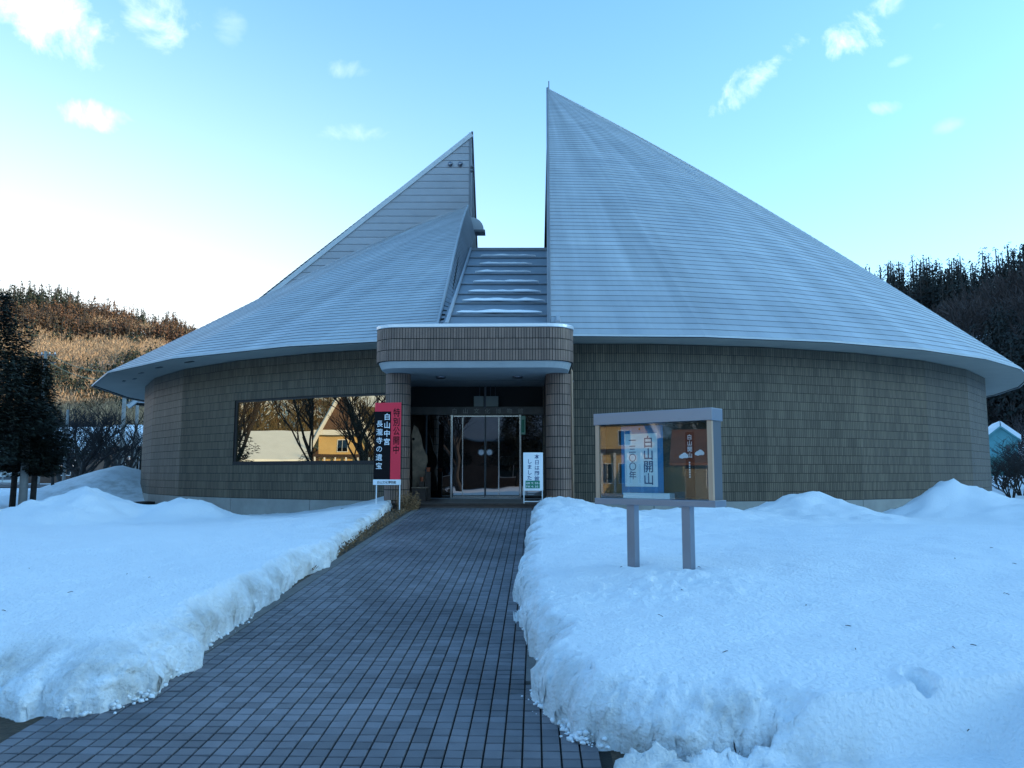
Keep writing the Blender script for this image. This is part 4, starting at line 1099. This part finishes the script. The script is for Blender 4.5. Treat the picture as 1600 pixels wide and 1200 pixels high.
# ------------------------------------------------------------------ things in the porch
def porch_things():
    Y = 19.6
    # carved wooden slab leaning at the left
    t = thing('wooden_slab', W(655, 770, Y), 'tall weathered driftwood slab standing beside the left column', 'ornament')
    prof = [(645, 768), (644, 700), (643, 680), (647, 664), (652, 668), (657, 680), (661, 700), (667, 712), (668, 722), (663, 735), (667, 752), (668, 770)]
    V = [tuple(W(a, b, Y)) for a, b in prof] + [tuple(W(a, b, Y) + Vector((0, .09, 0))) for a, b in prof]; n = len(prof)
    Fc = [tuple(reversed(range(n))), tuple(range(n, 2 * n))] + [(i, (i + 1) % n, n + (i + 1) % n, n + i) for i in range(n)]
    raw('slab', V, Fc, M['wood'], t)
    c = W(646, 686, Y - .01); m = MB(); m.tube([c, c - Vector((0, .01, 0))], [.035, .03], 10); m.build('knot', M['ink'], t)
    t = thing('wooden_box', W(655, 783, 19.0), 'low dark wooden box at the foot of the left column', 'box')
    a = W(643, 783, 18.9); b = W(665, 763, 18.9); m = MB(); w = b.x - a.x; h = b.z - FLOOR; m.box((a.x, 18.9, FLOOR + .001), (w, 0, 0), (0, .4, 0), (0, 0, h)); m.build('body', M['wooddark'], t)
    m = MB(); m.box((a.x - .01, 18.88, FLOOR + h + .002), (w + .03, 0, 0), (0, .44, 0), (0, 0, .025)); m.build('lid', M['wood'], t)
    for i, (px_, py_, r_, lb) in enumerate(((669, 737, .05, 'small orange ceramic pot on the tallest stand by the slab'), (659, 752, .045, 'small dark red pot lower beside the driftwood slab'))):
        c = W(px_, py_, 19.4); t = thing('flower_pot', c, lb, 'pot', 'little pots beside the driftwood slab')
        m = MB(); m.tube([c, c + UP * .09], [r_ * .75, r_], 12); m.build('pot', M['terracotta'], t)
        m = MB(); m.tube([c + UP * .088, c + UP * .1], [r_ * 1.12, r_ * 1.12], 12); m.build('rim', M['terracotta'], t)
        s = MB(); s.box((c.x - .06, c.y - .05, FLOOR + .001), (.12, 0, 0), (0, .12, 0), (0, 0, c.z - FLOOR - .003)); o = s.build('plant_stand', M['wooddark']); tag(o, ['taller dark wooden stand under the orange pot', 'shorter dark wooden stand under the dark red pot'][i], 'stand')
porch_things()

def dry_clump(name, c, rx, ry, h, n, label, seed):
    rnd = random.Random(seed); m = MB(); t = thing(name, c, label, 'plant')
    for _ in range(n):
        a = rnd.uniform(0, 2 * PI); r = math.sqrt(rnd.random()); x = c[0] + rx * r * math.cos(a); y = c[1] + ry * r * math.sin(a); z0 = SL * min(y, PEND)
        hh = h * (1 - .6 * r * r) * rnd.uniform(.5, 1.1); lx, ly = rnd.uniform(-.5, .5) * hh, rnd.uniform(-.5, .5) * hh
        k = 3
        pts = [Vector((x + lx * q, y + ly * q, z0 + hh * q)) for q in (0, .5, 1)]
        m.tube(pts, [.004, .003, .002], 3, False)
        for _ in range(4):
            q = rnd.uniform(.3, 1); p = Vector((x + lx * q, y + ly * q, z0 + hh * q)); d = Vector((rnd.uniform(-1, 1), rnd.uniform(-1, 1), rnd.uniform(-.6, .5))) * .05; e = Vector((rnd.uniform(-1, 1), rnd.uniform(-1, 1), rnd.uniform(-1, 1))) * .016
            m.quad(p - e, p + d * .5 + e * .8, p + d, p + d * .5 - e)
    m.build('foliage', M['dry'], t)
p = W(640, 776, 17.2); dry_clump('dry_plant', (p.x - .02, 17.2, .88), .22, .35, .42, 260, 'withered brown bush at the foot of the left column', 1)
p = W(862, 782, 17.0); dry_clump('dry_plant', (p.x, 17.2, .88), .20, .30, .26, 150, 'withered brown tuft at the foot of the right column', 2)
def litter():
    rnd = random.Random(9); m = MB()
    for _ in range(2600):
        s = rnd.uniform(9.5, 17.3); l = -2.60 - abs(rnd.gauss(0, .13)) * (1 + .06 * (s - 9)); p = P(l, s, SL * s + rnd.uniform(0, .06))
        d = Vector((rnd.uniform(-1, 1), rnd.uniform(-1, 1), rnd.uniform(-.2, .9))).normalized() * rnd.uniform(.03, .09); e = Vector((rnd.uniform(-1, 1), rnd.uniform(-1, 1), 0)) * .010
        m.quad(p - e, p + d * .5 + e, p + d, p + d * .5 - e)
    m.build('dry_grass', M['dry'], None, kind='stuff', label='withered brown grass along the left edge of the path', cat='grass')
litter()

# ------------------------------------------------------------------ trees
def bare_tree(name, loc, h, label, group, seed, spread=.5, r0=.14, multi=1, levels=4, lean=0.0, matn='bark', twig='twig'):
    rnd = random.Random(seed); tr = MB(); tw = MB()
    def grow(p, d, ln, r, lev):
        n = 3; pts = [p]; q = p
        for _ in range(n):
            d = (d + Vector((rnd.uniform(-1, 1), rnd.uniform(-1, 1), rnd.uniform(-.4, .7))) * .16).normalized(); q = q + d * ln / n; pts.append(q)
        mb = tr if lev < 2 else tw
        mb.tube(pts, [r, r * .88, r * .75, r * .62], 7 if lev == 0 else (5 if lev == 1 else 3), lev == 0)
        if lev >= levels: return
        kids = {0: 5, 1: 4, 2: 4, 3: 4, 4: 3}.get(lev, 3)
        for k in range(kids):
            t = rnd.uniform(.35, 1.0) if k else 1.0; i = min(2, int(t * 3)); b = pts[i].lerp(pts[i + 1], t * 3 - i if t < 1 else 1)
            a = rnd.uniform(0, 2 * PI); sp = spread * rnd.uniform(.7, 1.3); side = Vector((math.cos(a), math.sin(a), rnd.uniform(-.05, .5)))
            nd = (d * (1 - sp * .5) + side * sp).normalized(); grow(b, nd, ln * rnd.uniform(.55, .78), r * rnd.uniform(.42, .6), lev + 1)
    for k in range(multi):
        a = 2 * PI * k / max(1, multi) + rnd.random(); d = Vector((math.cos(a) * .35, math.sin(a) * .35, 1)) if multi > 1 else Vector((lean, 0, 1))
        grow(Vector((0, 0, -.3)), d.normalized(), h * .42, r0, 0)
    t = thing(name, (0, 0, 0), label, 'tree', group)
    tr.build('trunk', M[matn], t, True); tw.build('crown', M[twig], t); t.location = loc
    return t
def gz(x, y): return float(terrain(np.array(x, float), np.array(y, float)))
GB = 'bare trees beyond the left corner of the museum'
def at_px(px, Y): return ((px - 800) / F * Y, Y, gz((px - 800) / F * Y, Y))
B1 = bare_tree('bare_tree', at_px(127, 36), 4.3, 'bare tree rising from a dark planter left of the museum', GB, 11, .62, .13, 1, 5)
B2 = bare_tree('bare_tree', at_px(150, 40), 5.0, 'bare tree with forked trunk just right of the dark planter', GB, 12, .62, .14, 2, 4)
B3 = bare_tree('bare_tree', at_px(87, 31), 3.6, 'slender bare tree between the concrete pole and the planter', GB, 13, .5, .08, 1, 5)
B4 = copy_thing(B1, at_px(192, 46), 1.9, 1.2, 'bare tree nearest the corner of the museum wall'); B5 = copy_thing(B2, at_px(108, 47), 2.7, 1.1, 'bare tree farthest back, behind the thin grey post')
B6 = copy_thing(B1, at_px(205, 58), 4.1, 1.35, 'bare tree standing behind the rear roof corner')
m = MB(); c = Vector(at_px(125, 34.5)); m.cbox(c + UP * .25, .5, .5, .7); tag(m.build('planter', M['wooddark']), 'dark square planter at the foot of a bare tree', 'planter')

def conifer(name, label, h, r, seed, n, matn, trunk_h, group=None, slim=1.0):
    rnd = random.Random(seed); t = thing(name, (0, 0, 0), label, 'tree', group); tr = MB()
    tr.tube([(0, 0, -.4), (.03, 0, trunk_h), (0, .04, h * .6), (0, 0, h * .9)], [h * .018, h * .015, h * .009, .02], 8); 
    m = MB()
    for _ in range(n):
        z = trunk_h * .8 + (h - trunk_h * .8) * (1 - math.sqrt(1 - rnd.random() * .98)) ; u = (z - trunk_h * .8) / (h - trunk_h * .8)
        a = rnd.uniform(0, 2 * PI); lobes = 1 + .28 * math.sin(a * 3 + z * 2.3) + .18 * math.sin(a * 5 - z * 3.1)
        R_ = r * (1 - u) ** .8 * min(1, (u + .06) * 7) * lobes; q = R_ * math.sqrt(rnd.uniform(.12, 1)); z2 = z - .25 * q
        p = Vector((q * math.cos(a), q * math.sin(a), z2)); s = rnd.uniform(.10, .26) * slim
        d = Vector((math.cos(a) * s, math.sin(a) * s, rnd.uniform(-.6, .35) * s)); e = Vector((-math.sin(a), math.cos(a), rnd.uniform(-.5, .5))) * s * .45
        m.quad(p - e, p + d * .3 - e * .3, p + d, p + e)
    for k in range(int(h * 3)):
        z = trunk_h * .9 + (h * .93 - trunk_h * .9) * k / (h * 3); a = rnd.uniform(0, 2 * PI); u = (z - trunk_h) / (h - trunk_h); rr = r * (1 - max(0, u)) ** .8 * .8
        tr.tube([(0, 0, z), (rr * math.cos(a), rr * math.sin(a), z - .1 * rr)], [.03, .01], 4, False)
    tr.build('trunk', M['bark'], t, True); m.build('crown', M[matn], t); return t
c1 = conifer('conifer', 'big dark evergreen at the left edge of the photo', 7.6, 2.2, 3, 30000, 'needle', 2.1, slim=.6); c1.location = at_px(-24, 24)
c2 = conifer('conifer', 'dark narrow evergreen with leaning crown right of the big one', 5.4, .95, 4, 12000, 'needle2', 1.5, slim=.55); c2.location = at_px(58, 25)
c3 = conifer('conifer', 'dark evergreen with bare lower trunk between the big one and the grey pole', 5.6, 1.5, 6, 12000, 'needle', 1.7, slim=.6); c3.location = at_px(27, 26)

def pole(px, Y, h, r, label, arms=False, matn='concrete'):
    x, y, z = at_px(px, Y); t = thing('utility_pole' if h > 4 else 'post', (x, y, z), label, 'pole')
    m = MB(); m.tube([(x, y, z - .4), (x, y, z + h)], [r, r * .75], 10); m.build('shaft', M[matn], t, True)
    if arms:
        for dz in (.3, .9):
            m = MB(); m.box((x - .8, y - .05, z + h - dz), (1.6, 0, 0), (0, .1, 0), (0, 0, .08)); m.build('cross_arm', M['steeldark'], t)
        for k in (-.7, -.3, .3, .7):
            m = MB(); m.tube([(x + k, y, z + h - .22), (x + k, y, z + h - .06)], [.05, .04], 6); m.build('insulator', M['white'], t)
    return Vector((x, y, z + h))
pole(43, 24.5, 2.4, .13, 'short thick grey concrete post between two dark tree trunks')
pole(104.5, 33, 3.6, .07, 'thin grey post left of the dark planter')
q1 = pole(192, 52, 7.6, .15, 'tall grey utility pole behind the bare trees near the museum corner', True)
q2 = pole(213, 60, 7.0, .14, 'utility pole half hidden behind the museum corner', True)
q3 = pole(64, 60, 10.0, .15, 'far utility pole rising out of the dark evergreens', True)
for i, (dz, lb) in enumerate(((0, 'upper power line crossing the shaded hillside'), (-.6, 'lower power line crossing the shaded hillside'))):
    m = MB(); pts = []
    for k in range(13):
        t = k / 12; p = q3.lerp(q1, t) + UP * (dz - 1.2 * 4 * t * (1 - t) * .5); pts.append(p)
    m.tube(pts, .035, 4); tag(m.build('power_line', M['cable']), lb, 'cable', 'power lines')
# snow marker
x, y, z = at_px(61, 27); t = thing('snow_marker', (x, y, z), 'thin snow marker stake by the road with dark and red bands', 'stake')
m = MB(); m.tube([(x, y, z - .3), (x, y, z + .35)], .018, 6); m.build('lower_band', M['red'], t); m = MB(); m.tube([(x, y, z + .35), (x, y, z + 1.05)], .016, 6); m.build('upper_band', M['ink'], t)

# road and forecourt left
m = MB(); xs = [(-42, 33.5), (-15.5, 33.5), (-14.8, 37.0), (-42, 39.5)]
V = []; 
nx = 24
for i in range(nx + 1):
    for j in range(5):
        x = -64 + 45 * i / nx; y = 49 + 9.0 * j / 4; V.append((x, y, gz(x, y) + .05))
Fc = [(i * 5 + j, (i + 1) * 5 + j, (i + 1) * 5 + j + 1, i * 5 + j + 1) for i in range(nx) for j in range(4)]
tag(raw('road', V, Fc, M['asphalt']), kind='structure', label='cleared grey road beyond the trees on the left')

def vending(px, Y, front, label, w=1.0, h=1.83):
    x, y, z = at_px(px, Y); z += .12; t = thing('vending_machine', (x, y, z), label, 'vending machine', 'vending machines by the road')
    m = MB(); m.box((x - w / 2, y, z), (w, 0, 0), (0, .7, 0), (0, 0, h)); m.build('cabinet', M['vending'], t, bevel=.02)
    if front == 'yellow':
        m = MB(); m.box((x - w / 2 + .05, y - .012, z + 1.02), (w - .1, 0, 0), (0, .01, 0), (0, 0, .66)); pn = m.build('advert_panel', M['yellow'], t)
        m = MB(); a = Vector((x - w / 2 + .05, y - .018, z + 1.16)); m.quad(a, a + Vector((w - .12, 0, .28)), a + Vector((w - .12, 0, .46)), a + Vector((0, 0, .2))); m.build('red_stripe', M['red'], pn)
        m = MB(); m.box((x - w / 2 + .05, y - .012, z + .78), (w - .1, 0, 0), (0, .01, 0), (0, 0, .2)); m.build('button_row', M['steeldark'], t)
    else:
        for r in range(3):
            m = MB(); m.box((x - w / 2 + .08, y - .012, z + 1.15 + r * .2), (w * .55, 0, 0), (0, .01, 0), (0, 0, .14)); m.build('product_shelf', M['steeldark'] if r == 1 else M['pink'], t)
        m = MB(); m.box((x + w * .22, y - .014, z + .95), (w * .2, 0, 0), (0, .01, 0), (0, 0, .3)); m.build('coin_panel', M['paper'], t)
    m = MB(); m.box((x - w / 2 + .1, y - .014, z + .22), (w - .2, 0, 0), (0, .01, 0), (0, 0, .22)); m.build('dispense_flap', M['steeldark'], t)
vending(0, 60, 'yellow', 'vending machine with yellow front at the left edge of the photo', 1.0)
vending(18, 60, 'white', 'pale grey vending machine beside the yellow fronted one', .9)

# houses
def house(name, loc, rz, w, d, h, rise, wallm, roofm, label, over=.5, windows=(), snow=True, frontgable=False, group=None, trim=None, base=None):
    t = thing(name, (0, 0, 0), label, 'house', group); m = MB()
    m.box((-w / 2, -d / 2, -1), (w, 0, 0), (0, d, 0), (0, 0, h + 1))
    if frontgable:
        for y in (-d / 2, d / 2): m.quad((-w / 2, y, h), (w / 2, y, h), (0, y, h + rise))
    else:
        for x in (-w / 2, w / 2): m.quad((x, -d / 2, h), (x, d / 2, h), (x, 0, h + rise))
    m.build('wall', M[wallm], t)
    r = MB(); s = MB()
    if frontgable:
        hw = w / 2 + over; zz = h - rise * over / (w / 2)
        for sg in (-1, 1):
            a = Vector((sg * hw, -d / 2 - over, zz + .01)); e = Vector((-sg * hw, 0, h + rise - zz)); r.box(a, e, (0, d + 2 * over, 0), (0, 0, .12)); s.box(a + Vector((0, 0, .125)) , e * .97, (0, d + 2 * over, 0), (0, 0, .35))
    else:
        hd = d / 2 + over; zz = h - rise * over / (d / 2)
        for sg in (-1, 1):
            a = Vector((-w / 2 - over, sg * hd, zz + .01)); e = Vector((0, -sg * hd, h + rise - zz)); r.box(a, e, (w + 2 * over, 0, 0), (0, 0, .12)); s.box(a + Vector((0, 0, .125)), e * .98, (w + 2 * over, 0, 0), (0, 0, .35))
    rf = r.build('roof', M[roofm], t)
    if snow: s.build('roof_snow', M['snow'], rf)
    for (x0, x1, z0, z1) in windows:
        f = MB(); f.box((x0 - .06, -d / 2 - .05, z0 - .06), (x1 - x0 + .12, 0, 0), (0, .045, 0), (0, 0, z1 - z0 + .12)); wf = f.build('window', M[trim or 'white'], t)
        g = MB(); g.box((x0, -d / 2 - .065, z0), ((x1 - x0) / 2 - .02, 0, 0), (0, .012, 0), (0, 0, z1 - z0)); g.build('pane', M['farglass'], wf)
        g = MB(); g.box(((x0 + x1) / 2 + .02, -d / 2 - .065, z0), ((x1 - x0) / 2 - .02, 0, 0), (0, .012, 0), (0, 0, z1 - z0)); g.build('pane', M['farglass'], wf)
    if base:
        b = MB(); b.box((-w / 2 - .03, -d / 2 - .03, -.99), (w + .06, 0, 0), (0, d + .06, 0), (0, 0, 1.35)); b.build('base', M[base], t)
    t.location = loc; t.rotation_euler = (0, 0, rz); return t
x, y, z = at_px(108, 66); h1 = house('house', (x, y, z), R(6), 7.5, 7, 2.3, 1.0, 'housebrown', 'roofbrown', 'low brown house with snowy roof seen between the dark tree trunks', .5, ((-2.2, -.2, .9, 1.9), (1, 2.6, .6, 2.0)))
x, y, z = at_px(175, 74); h2 = house('house', (x, y, z), R(-3), 13.5, 8, 2.9, 1.5, 'housebrown', 'roofbrown', 'long house with snow covered roof behind the bare trees', .6, ((-4, -2, .8, 2.0), (-.5, 1.5, .8, 2.2), (3, 5, .8, 2.0)))
x, y, z = at_px(245, 70); h3 = house('house', (x, y, z), R(10), 6, 6, 3.0, 1.4, 'housecream', 'roofbrown', 'pale house peeping out at the corner of the museum wall', .5, ((-1.5, .5, .8, 2.0), ))
x, y, z = at_px(62, 78); h4 = house('house', (x, y, z), R(0), 8, 6, 2.6, 1.2, 'housecream', 'roofbrown', 'farthest pale low house left of the brown one', .5, ((-1.5, .5, .8, 2.0), ))
# right-hand hut
hx_ = W(1560, 715, 58)
hut = house('hut', (hx_.x, 58, W(1567, 722, 58).z), R(-24), 2.0, 3.5, 1.55, .85, 'teal', 'teal', 'small teal gabled hut with snowy roof behind the right corner of the museum', .2, ((.3, .5, .75, 1.15), ), True, True, base='tealdark', trim='tealdark')

# houses, snow mounds and trees beside and behind the viewer; they show in the glass
GH = house('house', (-44.3, -8.3, .4), R(128.5), 3.8, 9, 4.4, 3.9, 'housegold', 'white', 'steep gabled ochre house left of the entrance path, seen mirrored in the window', .5, ((-1.5, -.9, .6, 1.8), (-.4, .4, .6, 1.8), (.9, 1.5, .6, 1.8), (-.4, .4, 3.0, 3.9)), False, True)
def gable_trim(h):
    b = MB(); f = -9 / 2 - .08
    b.quad((-1.75, f, 4.75), (1.75, f, 4.75), (0, f, 8.1)); b.build('gable_boarding', M['housebrown'], h)
    for z0, z1 in ((4.3, 4.7), (2.5, 2.75)):
        b = MB(); b.box((-2.3, f - .35, z0), (4.6, 0, 0), (0, .34, 0), (0, 0, z1 - z0)); b.build('balcony_rail', M['wooddark'] if z0 < 3 else M['white'], h)
    for x in (-2.2, -1.3, -.4, .5, 1.4, 2.1):
        b = MB(); b.box((x, f - .34, -.5), (.13, 0, 0), (0, .13, 0), (0, 0, 3.0)); b.build('veranda_post', M['white'], h)
    for sg in (-1, 1):
        b = MB(); b.box((sg * 2.7, f - .42, 3.9), (.22 * -sg, 0, .16), (0, .3, 0), (0, 0, .1)); b.v = []; b.f = []; b.m = []
        a0 = Vector((sg * 2.45, f - .45, 3.35)); a1 = Vector((0, f - .45, 8.35)); b.tube([a0, a1], .17, 6); b.build('barge_board', M['white'], h)
gable_trim(GH)
house('house', (-54, 12, .4), R(104), 17, 9, 2.2, 2.2, 'housecream', 'roofbrown', 'long cream house under deep snow left of the museum, mirrored in the window', .8, ((-5, -2, .6, 1.8), (1, 4, .6, 1.8)))
house('house', (-31, -10.5, .35), R(113), 9, 6, 2.0, 1.5, 'housecream', 'roofbrown', 'low cream walled house with brown roof mirrored in the notice case', .7, ((-3, -2, .3, 1.7), (2, 3.4, .6, 1.7)), False)
house('house', (-3, -34, .35), R(180), 26, 10, 4.6, 3.0, 'housebrown', 'siding2', 'wide dark brown house facing the museum entrance from across the road', 1.0, ((-9, -6, 1, 2.6), (-2, 1, 1, 2.6), (5, 8, 1, 2.6)), False)
GR = 'bare trees beside the forecourt'
T1 = bare_tree('bare_tree', (-19, 17.5, .7), 7.5, 'bare multi stemmed tree mirrored in the left window pane', GR, 21, .45, .12, 4, 3)
T2 = bare_tree('bare_tree', (-15, 8.5, .7), 9.5, 'tall bare tree with thick trunk mirrored in the right window pane', GR, 22, .55, .24, 1, 4)
copy_thing(T2, (-14.2, 13.2, .7), 4.0, .45, 'small bare tree nearest the right window pane')
copy_thing(T2, (-18.5, 9.6, .6), 5.1, .72, 'bare tree standing before the gabled house, mirrored in the right window pane')
copy_thing(T2, (-20, 5.5, .6), 2.2, 1.15, 'broad bare tree beyond the forecourt, mirrored in the right window pane')
copy_thing(T1, (-31, 20, .7), 1.2, 1.3, 'bare tree by the snowbound cream house')
copy_thing(T2, (-6, -16, .4), .7, 1.0, 'bare tree across the path from the entrance, behind the viewer')
copy_thing(T2, (6, -20, .4), 1.7, 1.1, 'second bare tree behind the viewer, by the wide brown house')
for (x_, y_, q_, a_, lb) in ((-27, 14, 1.0, 1, 'dark evergreen left of the forecourt, mirrored in the left pane'), (-40, -16, 1.3, 2, 'tall evergreen behind the low cream house'), (-37, -9, 1.15, 3, 'evergreen between the gabled house and the low cream house'), (-36, -21, 1.4, 4, 'southernmost evergreen beyond the low cream house'),
        (-9, -27, 1.2, 5, 'evergreen in front of the wide brown house, left of its door'), (-2, -26, 1.3, .5, 'evergreen in front of the middle of the wide brown house'), (5, -27, 1.25, 2.5, 'evergreen in front of the wide brown house, right of its door')):
    copy_thing(c1, (x_, y_, .4), a_, q_, lb)

# bushes with snow right
def shrub(seed, h, label, group):
    t = bare_tree('bare_shrub', (0, 0, 0), h, label, group, seed, .75, .035, 5, 3); t['category'] = 'shrub'; return t
S1 = shrub(31, 2.4, 'bare snowy shrub just right of the museum wall', 'bare shrubs below the teal hut'); S1.location = at_px(1573, 33)
for i, (px_, Y_, sc_, lb) in enumerate(((1590, 36, 1.2, 'bare shrub at the right edge of the photo'), (1560, 42, 1.2, 'bare shrub directly below the teal hut'), (1612, 40, 1.5, 'bare shrub cut by the right frame edge'), (1598, 46, 1.6, 'tallest bare shrub right of the teal hut'))):
    copy_thing(S1, at_px(px_, Y_), i * 1.3, sc_, lb)

# ------------------------------------------------------------------ woods on the hills
def forest(name, pts, hs, rs, matn, label, seed, per=46, kind='cone', ls=.36):
    rnd = np.random.RandomState(seed); V = []; Fc = []; n = len(pts)
    P_ = np.array(pts); H = np.array(hs); R_ = np.array(rs)
    k = per; u = rnd.rand(n, k)
    if kind == 'cone':
        u = 1 - np.sqrt(1 - u * .97); a = rnd.rand(n, k) * 2 * PI
        rr = R_[:, None] * (1 - u) ** .75 * np.sqrt(.15 + .85 * rnd.rand(n, k)) * (1 + .3 * np.sin(a * 3 + P_[:, :1]))
        z = H[:, None] * (.10 + .9 * u) - .3 * rr; s = (R_[:, None] * ls) * (1 - .55 * u) * (.6 + .7 * rnd.rand(n, k)); 
        c = np.stack([P_[:, :1] + rr * np.cos(a), P_[:, 1:2] + rr * np.sin(a), P_[:, 2:3] + z], -1)
        d = np.stack([np.cos(a), np.sin(a), -.55 + .3 * rnd.randn(n, k)], -1) * s[..., None]; e = np.stack([-np.sin(a), np.cos(a), .3 * rnd.randn(n, k)], -1) * s[..., None] * .55
        up = np.zeros_like(d); up[..., 2] = s * .55
        q = np.stack([c - e, c + d, c + e, c + up], 2)
    else:
        a = rnd.rand(n, k) * 2 * PI; ph = np.arccos(1 - rnd.rand(n, k) * 1.25); rad = rnd.rand(n, k) ** .5
        dirv = np.stack([np.sin(ph) * np.cos(a), np.sin(ph) * np.sin(a), np.cos(ph)], -1)
        c0 = np.stack([P_[:, 0], P_[:, 1], P_[:, 2] + H * .45], -1)[:, None, :]
        sc3 = np.stack([R_, R_, H * .55], -1)[:, None, :]
        c = c0 + dirv * rad[..., None] * sc3
        d = (dirv + np.array([0, 0, .5]) + .5 * rnd.randn(n, k, 3)) ; d /= np.linalg.norm(d, axis=-1, keepdims=True); ln = H[:, None, None] * .13 * (.5 + rnd.rand(n, k, 1))
        w = rnd.randn(n, k, 3); w /= np.linalg.norm(w, axis=-1, keepdims=True); wd = H[:, None, None] * .013
        q = np.stack([c - w * wd, c + w * wd, c + d * ln + w * wd * .3, c + d * ln - w * wd * .3], 2)
    v = q.reshape(-1, 3); f = np.arange(len(v)).reshape(-1, 4)
    # trunks
    tr = []; 
    w = (H * .018)[:, None]
    z0 = P_[:, 2] - .5; z1 = P_[:, 2] + H * .8
    b = len(v); tv = []
    for dx, dy in ((1, 0), (-.5, .87), (-.5, -.87)):
        tv.append(np.stack([P_[:, 0] + dx * w[:, 0], P_[:, 1] + dy * w[:, 0], z0], -1)); tv.append(np.stack([P_[:, 0] + dx * w[:, 0] * .3, P_[:, 1] + dy * w[:, 0] * .3, z1], -1))
    tv = np.stack(tv, 1).reshape(-1, 3); base = b + np.arange(n)[:, None] * 6
    tf = np.concatenate([base + np.array([[0, 2, 3, 1]]), base + np.array([[2, 4, 5, 3]]), base + np.array([[4, 0, 1, 5]])])
    v = np.concatenate([v, tv]); f = np.concatenate([f, tf])
    mi = np.zeros(len(f), int); mi[-len(tf):] = 1
    o = raw(name, v, f, [M[matn], M['bark']], None, False, mi); tag(o, label, 'woodland', kind='stuff'); return o
def scatter(n, fn, seed):
    rnd = np.random.RandomState(seed); out = []
    while len(out) < n:
        x, y = fn(rnd)
        if x is None: continue
        out.append((x, y, gz(x, y)))
    return out
def left_pt(lo, hi, azr=(-40, -14), dr=(135, 330)):
    def fn(r):
        az = R(r.uniform(*azr)); d = r.uniform(*dr); x, y = d * math.sin(az), d * math.cos(az); z = gz(x, y)
        return (x, y) if lo < z < hi else (None, None)
    return fn
rnd = np.random.RandomState(1)
def clumped(fn, sc_, thr, seed):
    def g(r):
        x, y = fn(r)
        if x is None: return None, None
        return (x, y) if float(fbm(np.array(x / sc_), np.array(y / sc_), 0, 2, seed)) > thr else (None, None)
    return g
LZ = (-38, -15)
p = scatter(2900, clumped(left_pt(56, 130, LZ, (380, 660)), 70, -.22, 71), 2); forest('hill_conifers', p, rnd.uniform(11, 18, len(p)), rnd.uniform(2.0, 3.0, len(p)), 'cedar', 'brown sunlit cedars along the top of the left hill', 1, 64, ls=.42)
p = scatter(520, clumped(left_pt(50, 130, LZ, (360, 660)), 45, .12, 73), 3); forest('hill_conifers', p, rnd.uniform(12, 20, len(p)), rnd.uniform(2.2, 3.2, len(p)), 'cedar2', 'dark green cedars in groups among the brown ones on the left hill', 2, 64, ls=.42)
p = scatter(150, clumped(left_pt(8, 40, (-36, -24), (190, 330)), 26, .1, 75), 4); forest('hill_conifers', p, rnd.uniform(10, 15, len(p)), rnd.uniform(2.2, 3.2, len(p)), 'cedar2', 'green cedars at the foot of the left hill', 3, 150)
p = scatter(3600, clumped(left_pt(7, 72, LZ, (190, 560)), 30, -.30, 77), 5); forest('hill_scrub', p, rnd.uniform(6, 9, len(p)), rnd.uniform(3.0, 4.6, len(p)), 'scrub', 'tan bare woodland on the slope of the left hill', 4, 84, 'scrub')
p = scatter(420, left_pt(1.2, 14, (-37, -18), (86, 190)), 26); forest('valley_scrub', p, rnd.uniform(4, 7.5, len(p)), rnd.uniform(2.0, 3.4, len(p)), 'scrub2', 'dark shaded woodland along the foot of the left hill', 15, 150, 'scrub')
def right_pt(xr, yr, lo=0, hi=99):
    def fn(r):
        x, y = r.uniform(*xr), r.uniform(*yr); z = gz(x, y)
        return (x, y) if lo < z < hi else (None, None)
    return fn
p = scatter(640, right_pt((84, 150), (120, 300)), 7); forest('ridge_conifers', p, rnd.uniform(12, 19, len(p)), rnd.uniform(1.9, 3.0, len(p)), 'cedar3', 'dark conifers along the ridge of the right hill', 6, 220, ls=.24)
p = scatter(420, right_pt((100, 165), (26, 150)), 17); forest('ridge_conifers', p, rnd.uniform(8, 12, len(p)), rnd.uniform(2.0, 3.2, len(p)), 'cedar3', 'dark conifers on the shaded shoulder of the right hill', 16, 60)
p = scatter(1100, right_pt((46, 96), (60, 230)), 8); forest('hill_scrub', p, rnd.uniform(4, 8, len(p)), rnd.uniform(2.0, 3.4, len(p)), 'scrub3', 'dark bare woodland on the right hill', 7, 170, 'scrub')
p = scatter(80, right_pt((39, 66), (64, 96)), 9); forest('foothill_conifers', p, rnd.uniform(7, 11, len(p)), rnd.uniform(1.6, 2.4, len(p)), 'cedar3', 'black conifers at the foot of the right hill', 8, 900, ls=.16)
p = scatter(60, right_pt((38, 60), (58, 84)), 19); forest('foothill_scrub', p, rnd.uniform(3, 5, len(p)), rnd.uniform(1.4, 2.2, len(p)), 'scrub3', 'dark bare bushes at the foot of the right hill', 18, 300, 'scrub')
# hillside to the west, seen only in the glass
def west(r): x, y = r.uniform(-240, -85), r.uniform(-90, 70); return x, y
p = scatter(1900, west, 10); forest('west_woodland', p, rnd.uniform(5, 10, len(p)), rnd.uniform(2.4, 4, len(p)), 'scrub4', 'sunlit bare woodland on the western slope', 9, 80, 'scrub')
p = scatter(160, west, 11); forest('west_conifers', p, rnd.uniform(9, 15, len(p)), rnd.uniform(2.0, 3, len(p)), 'cedar', 'cedars on the western slope', 10, 60)
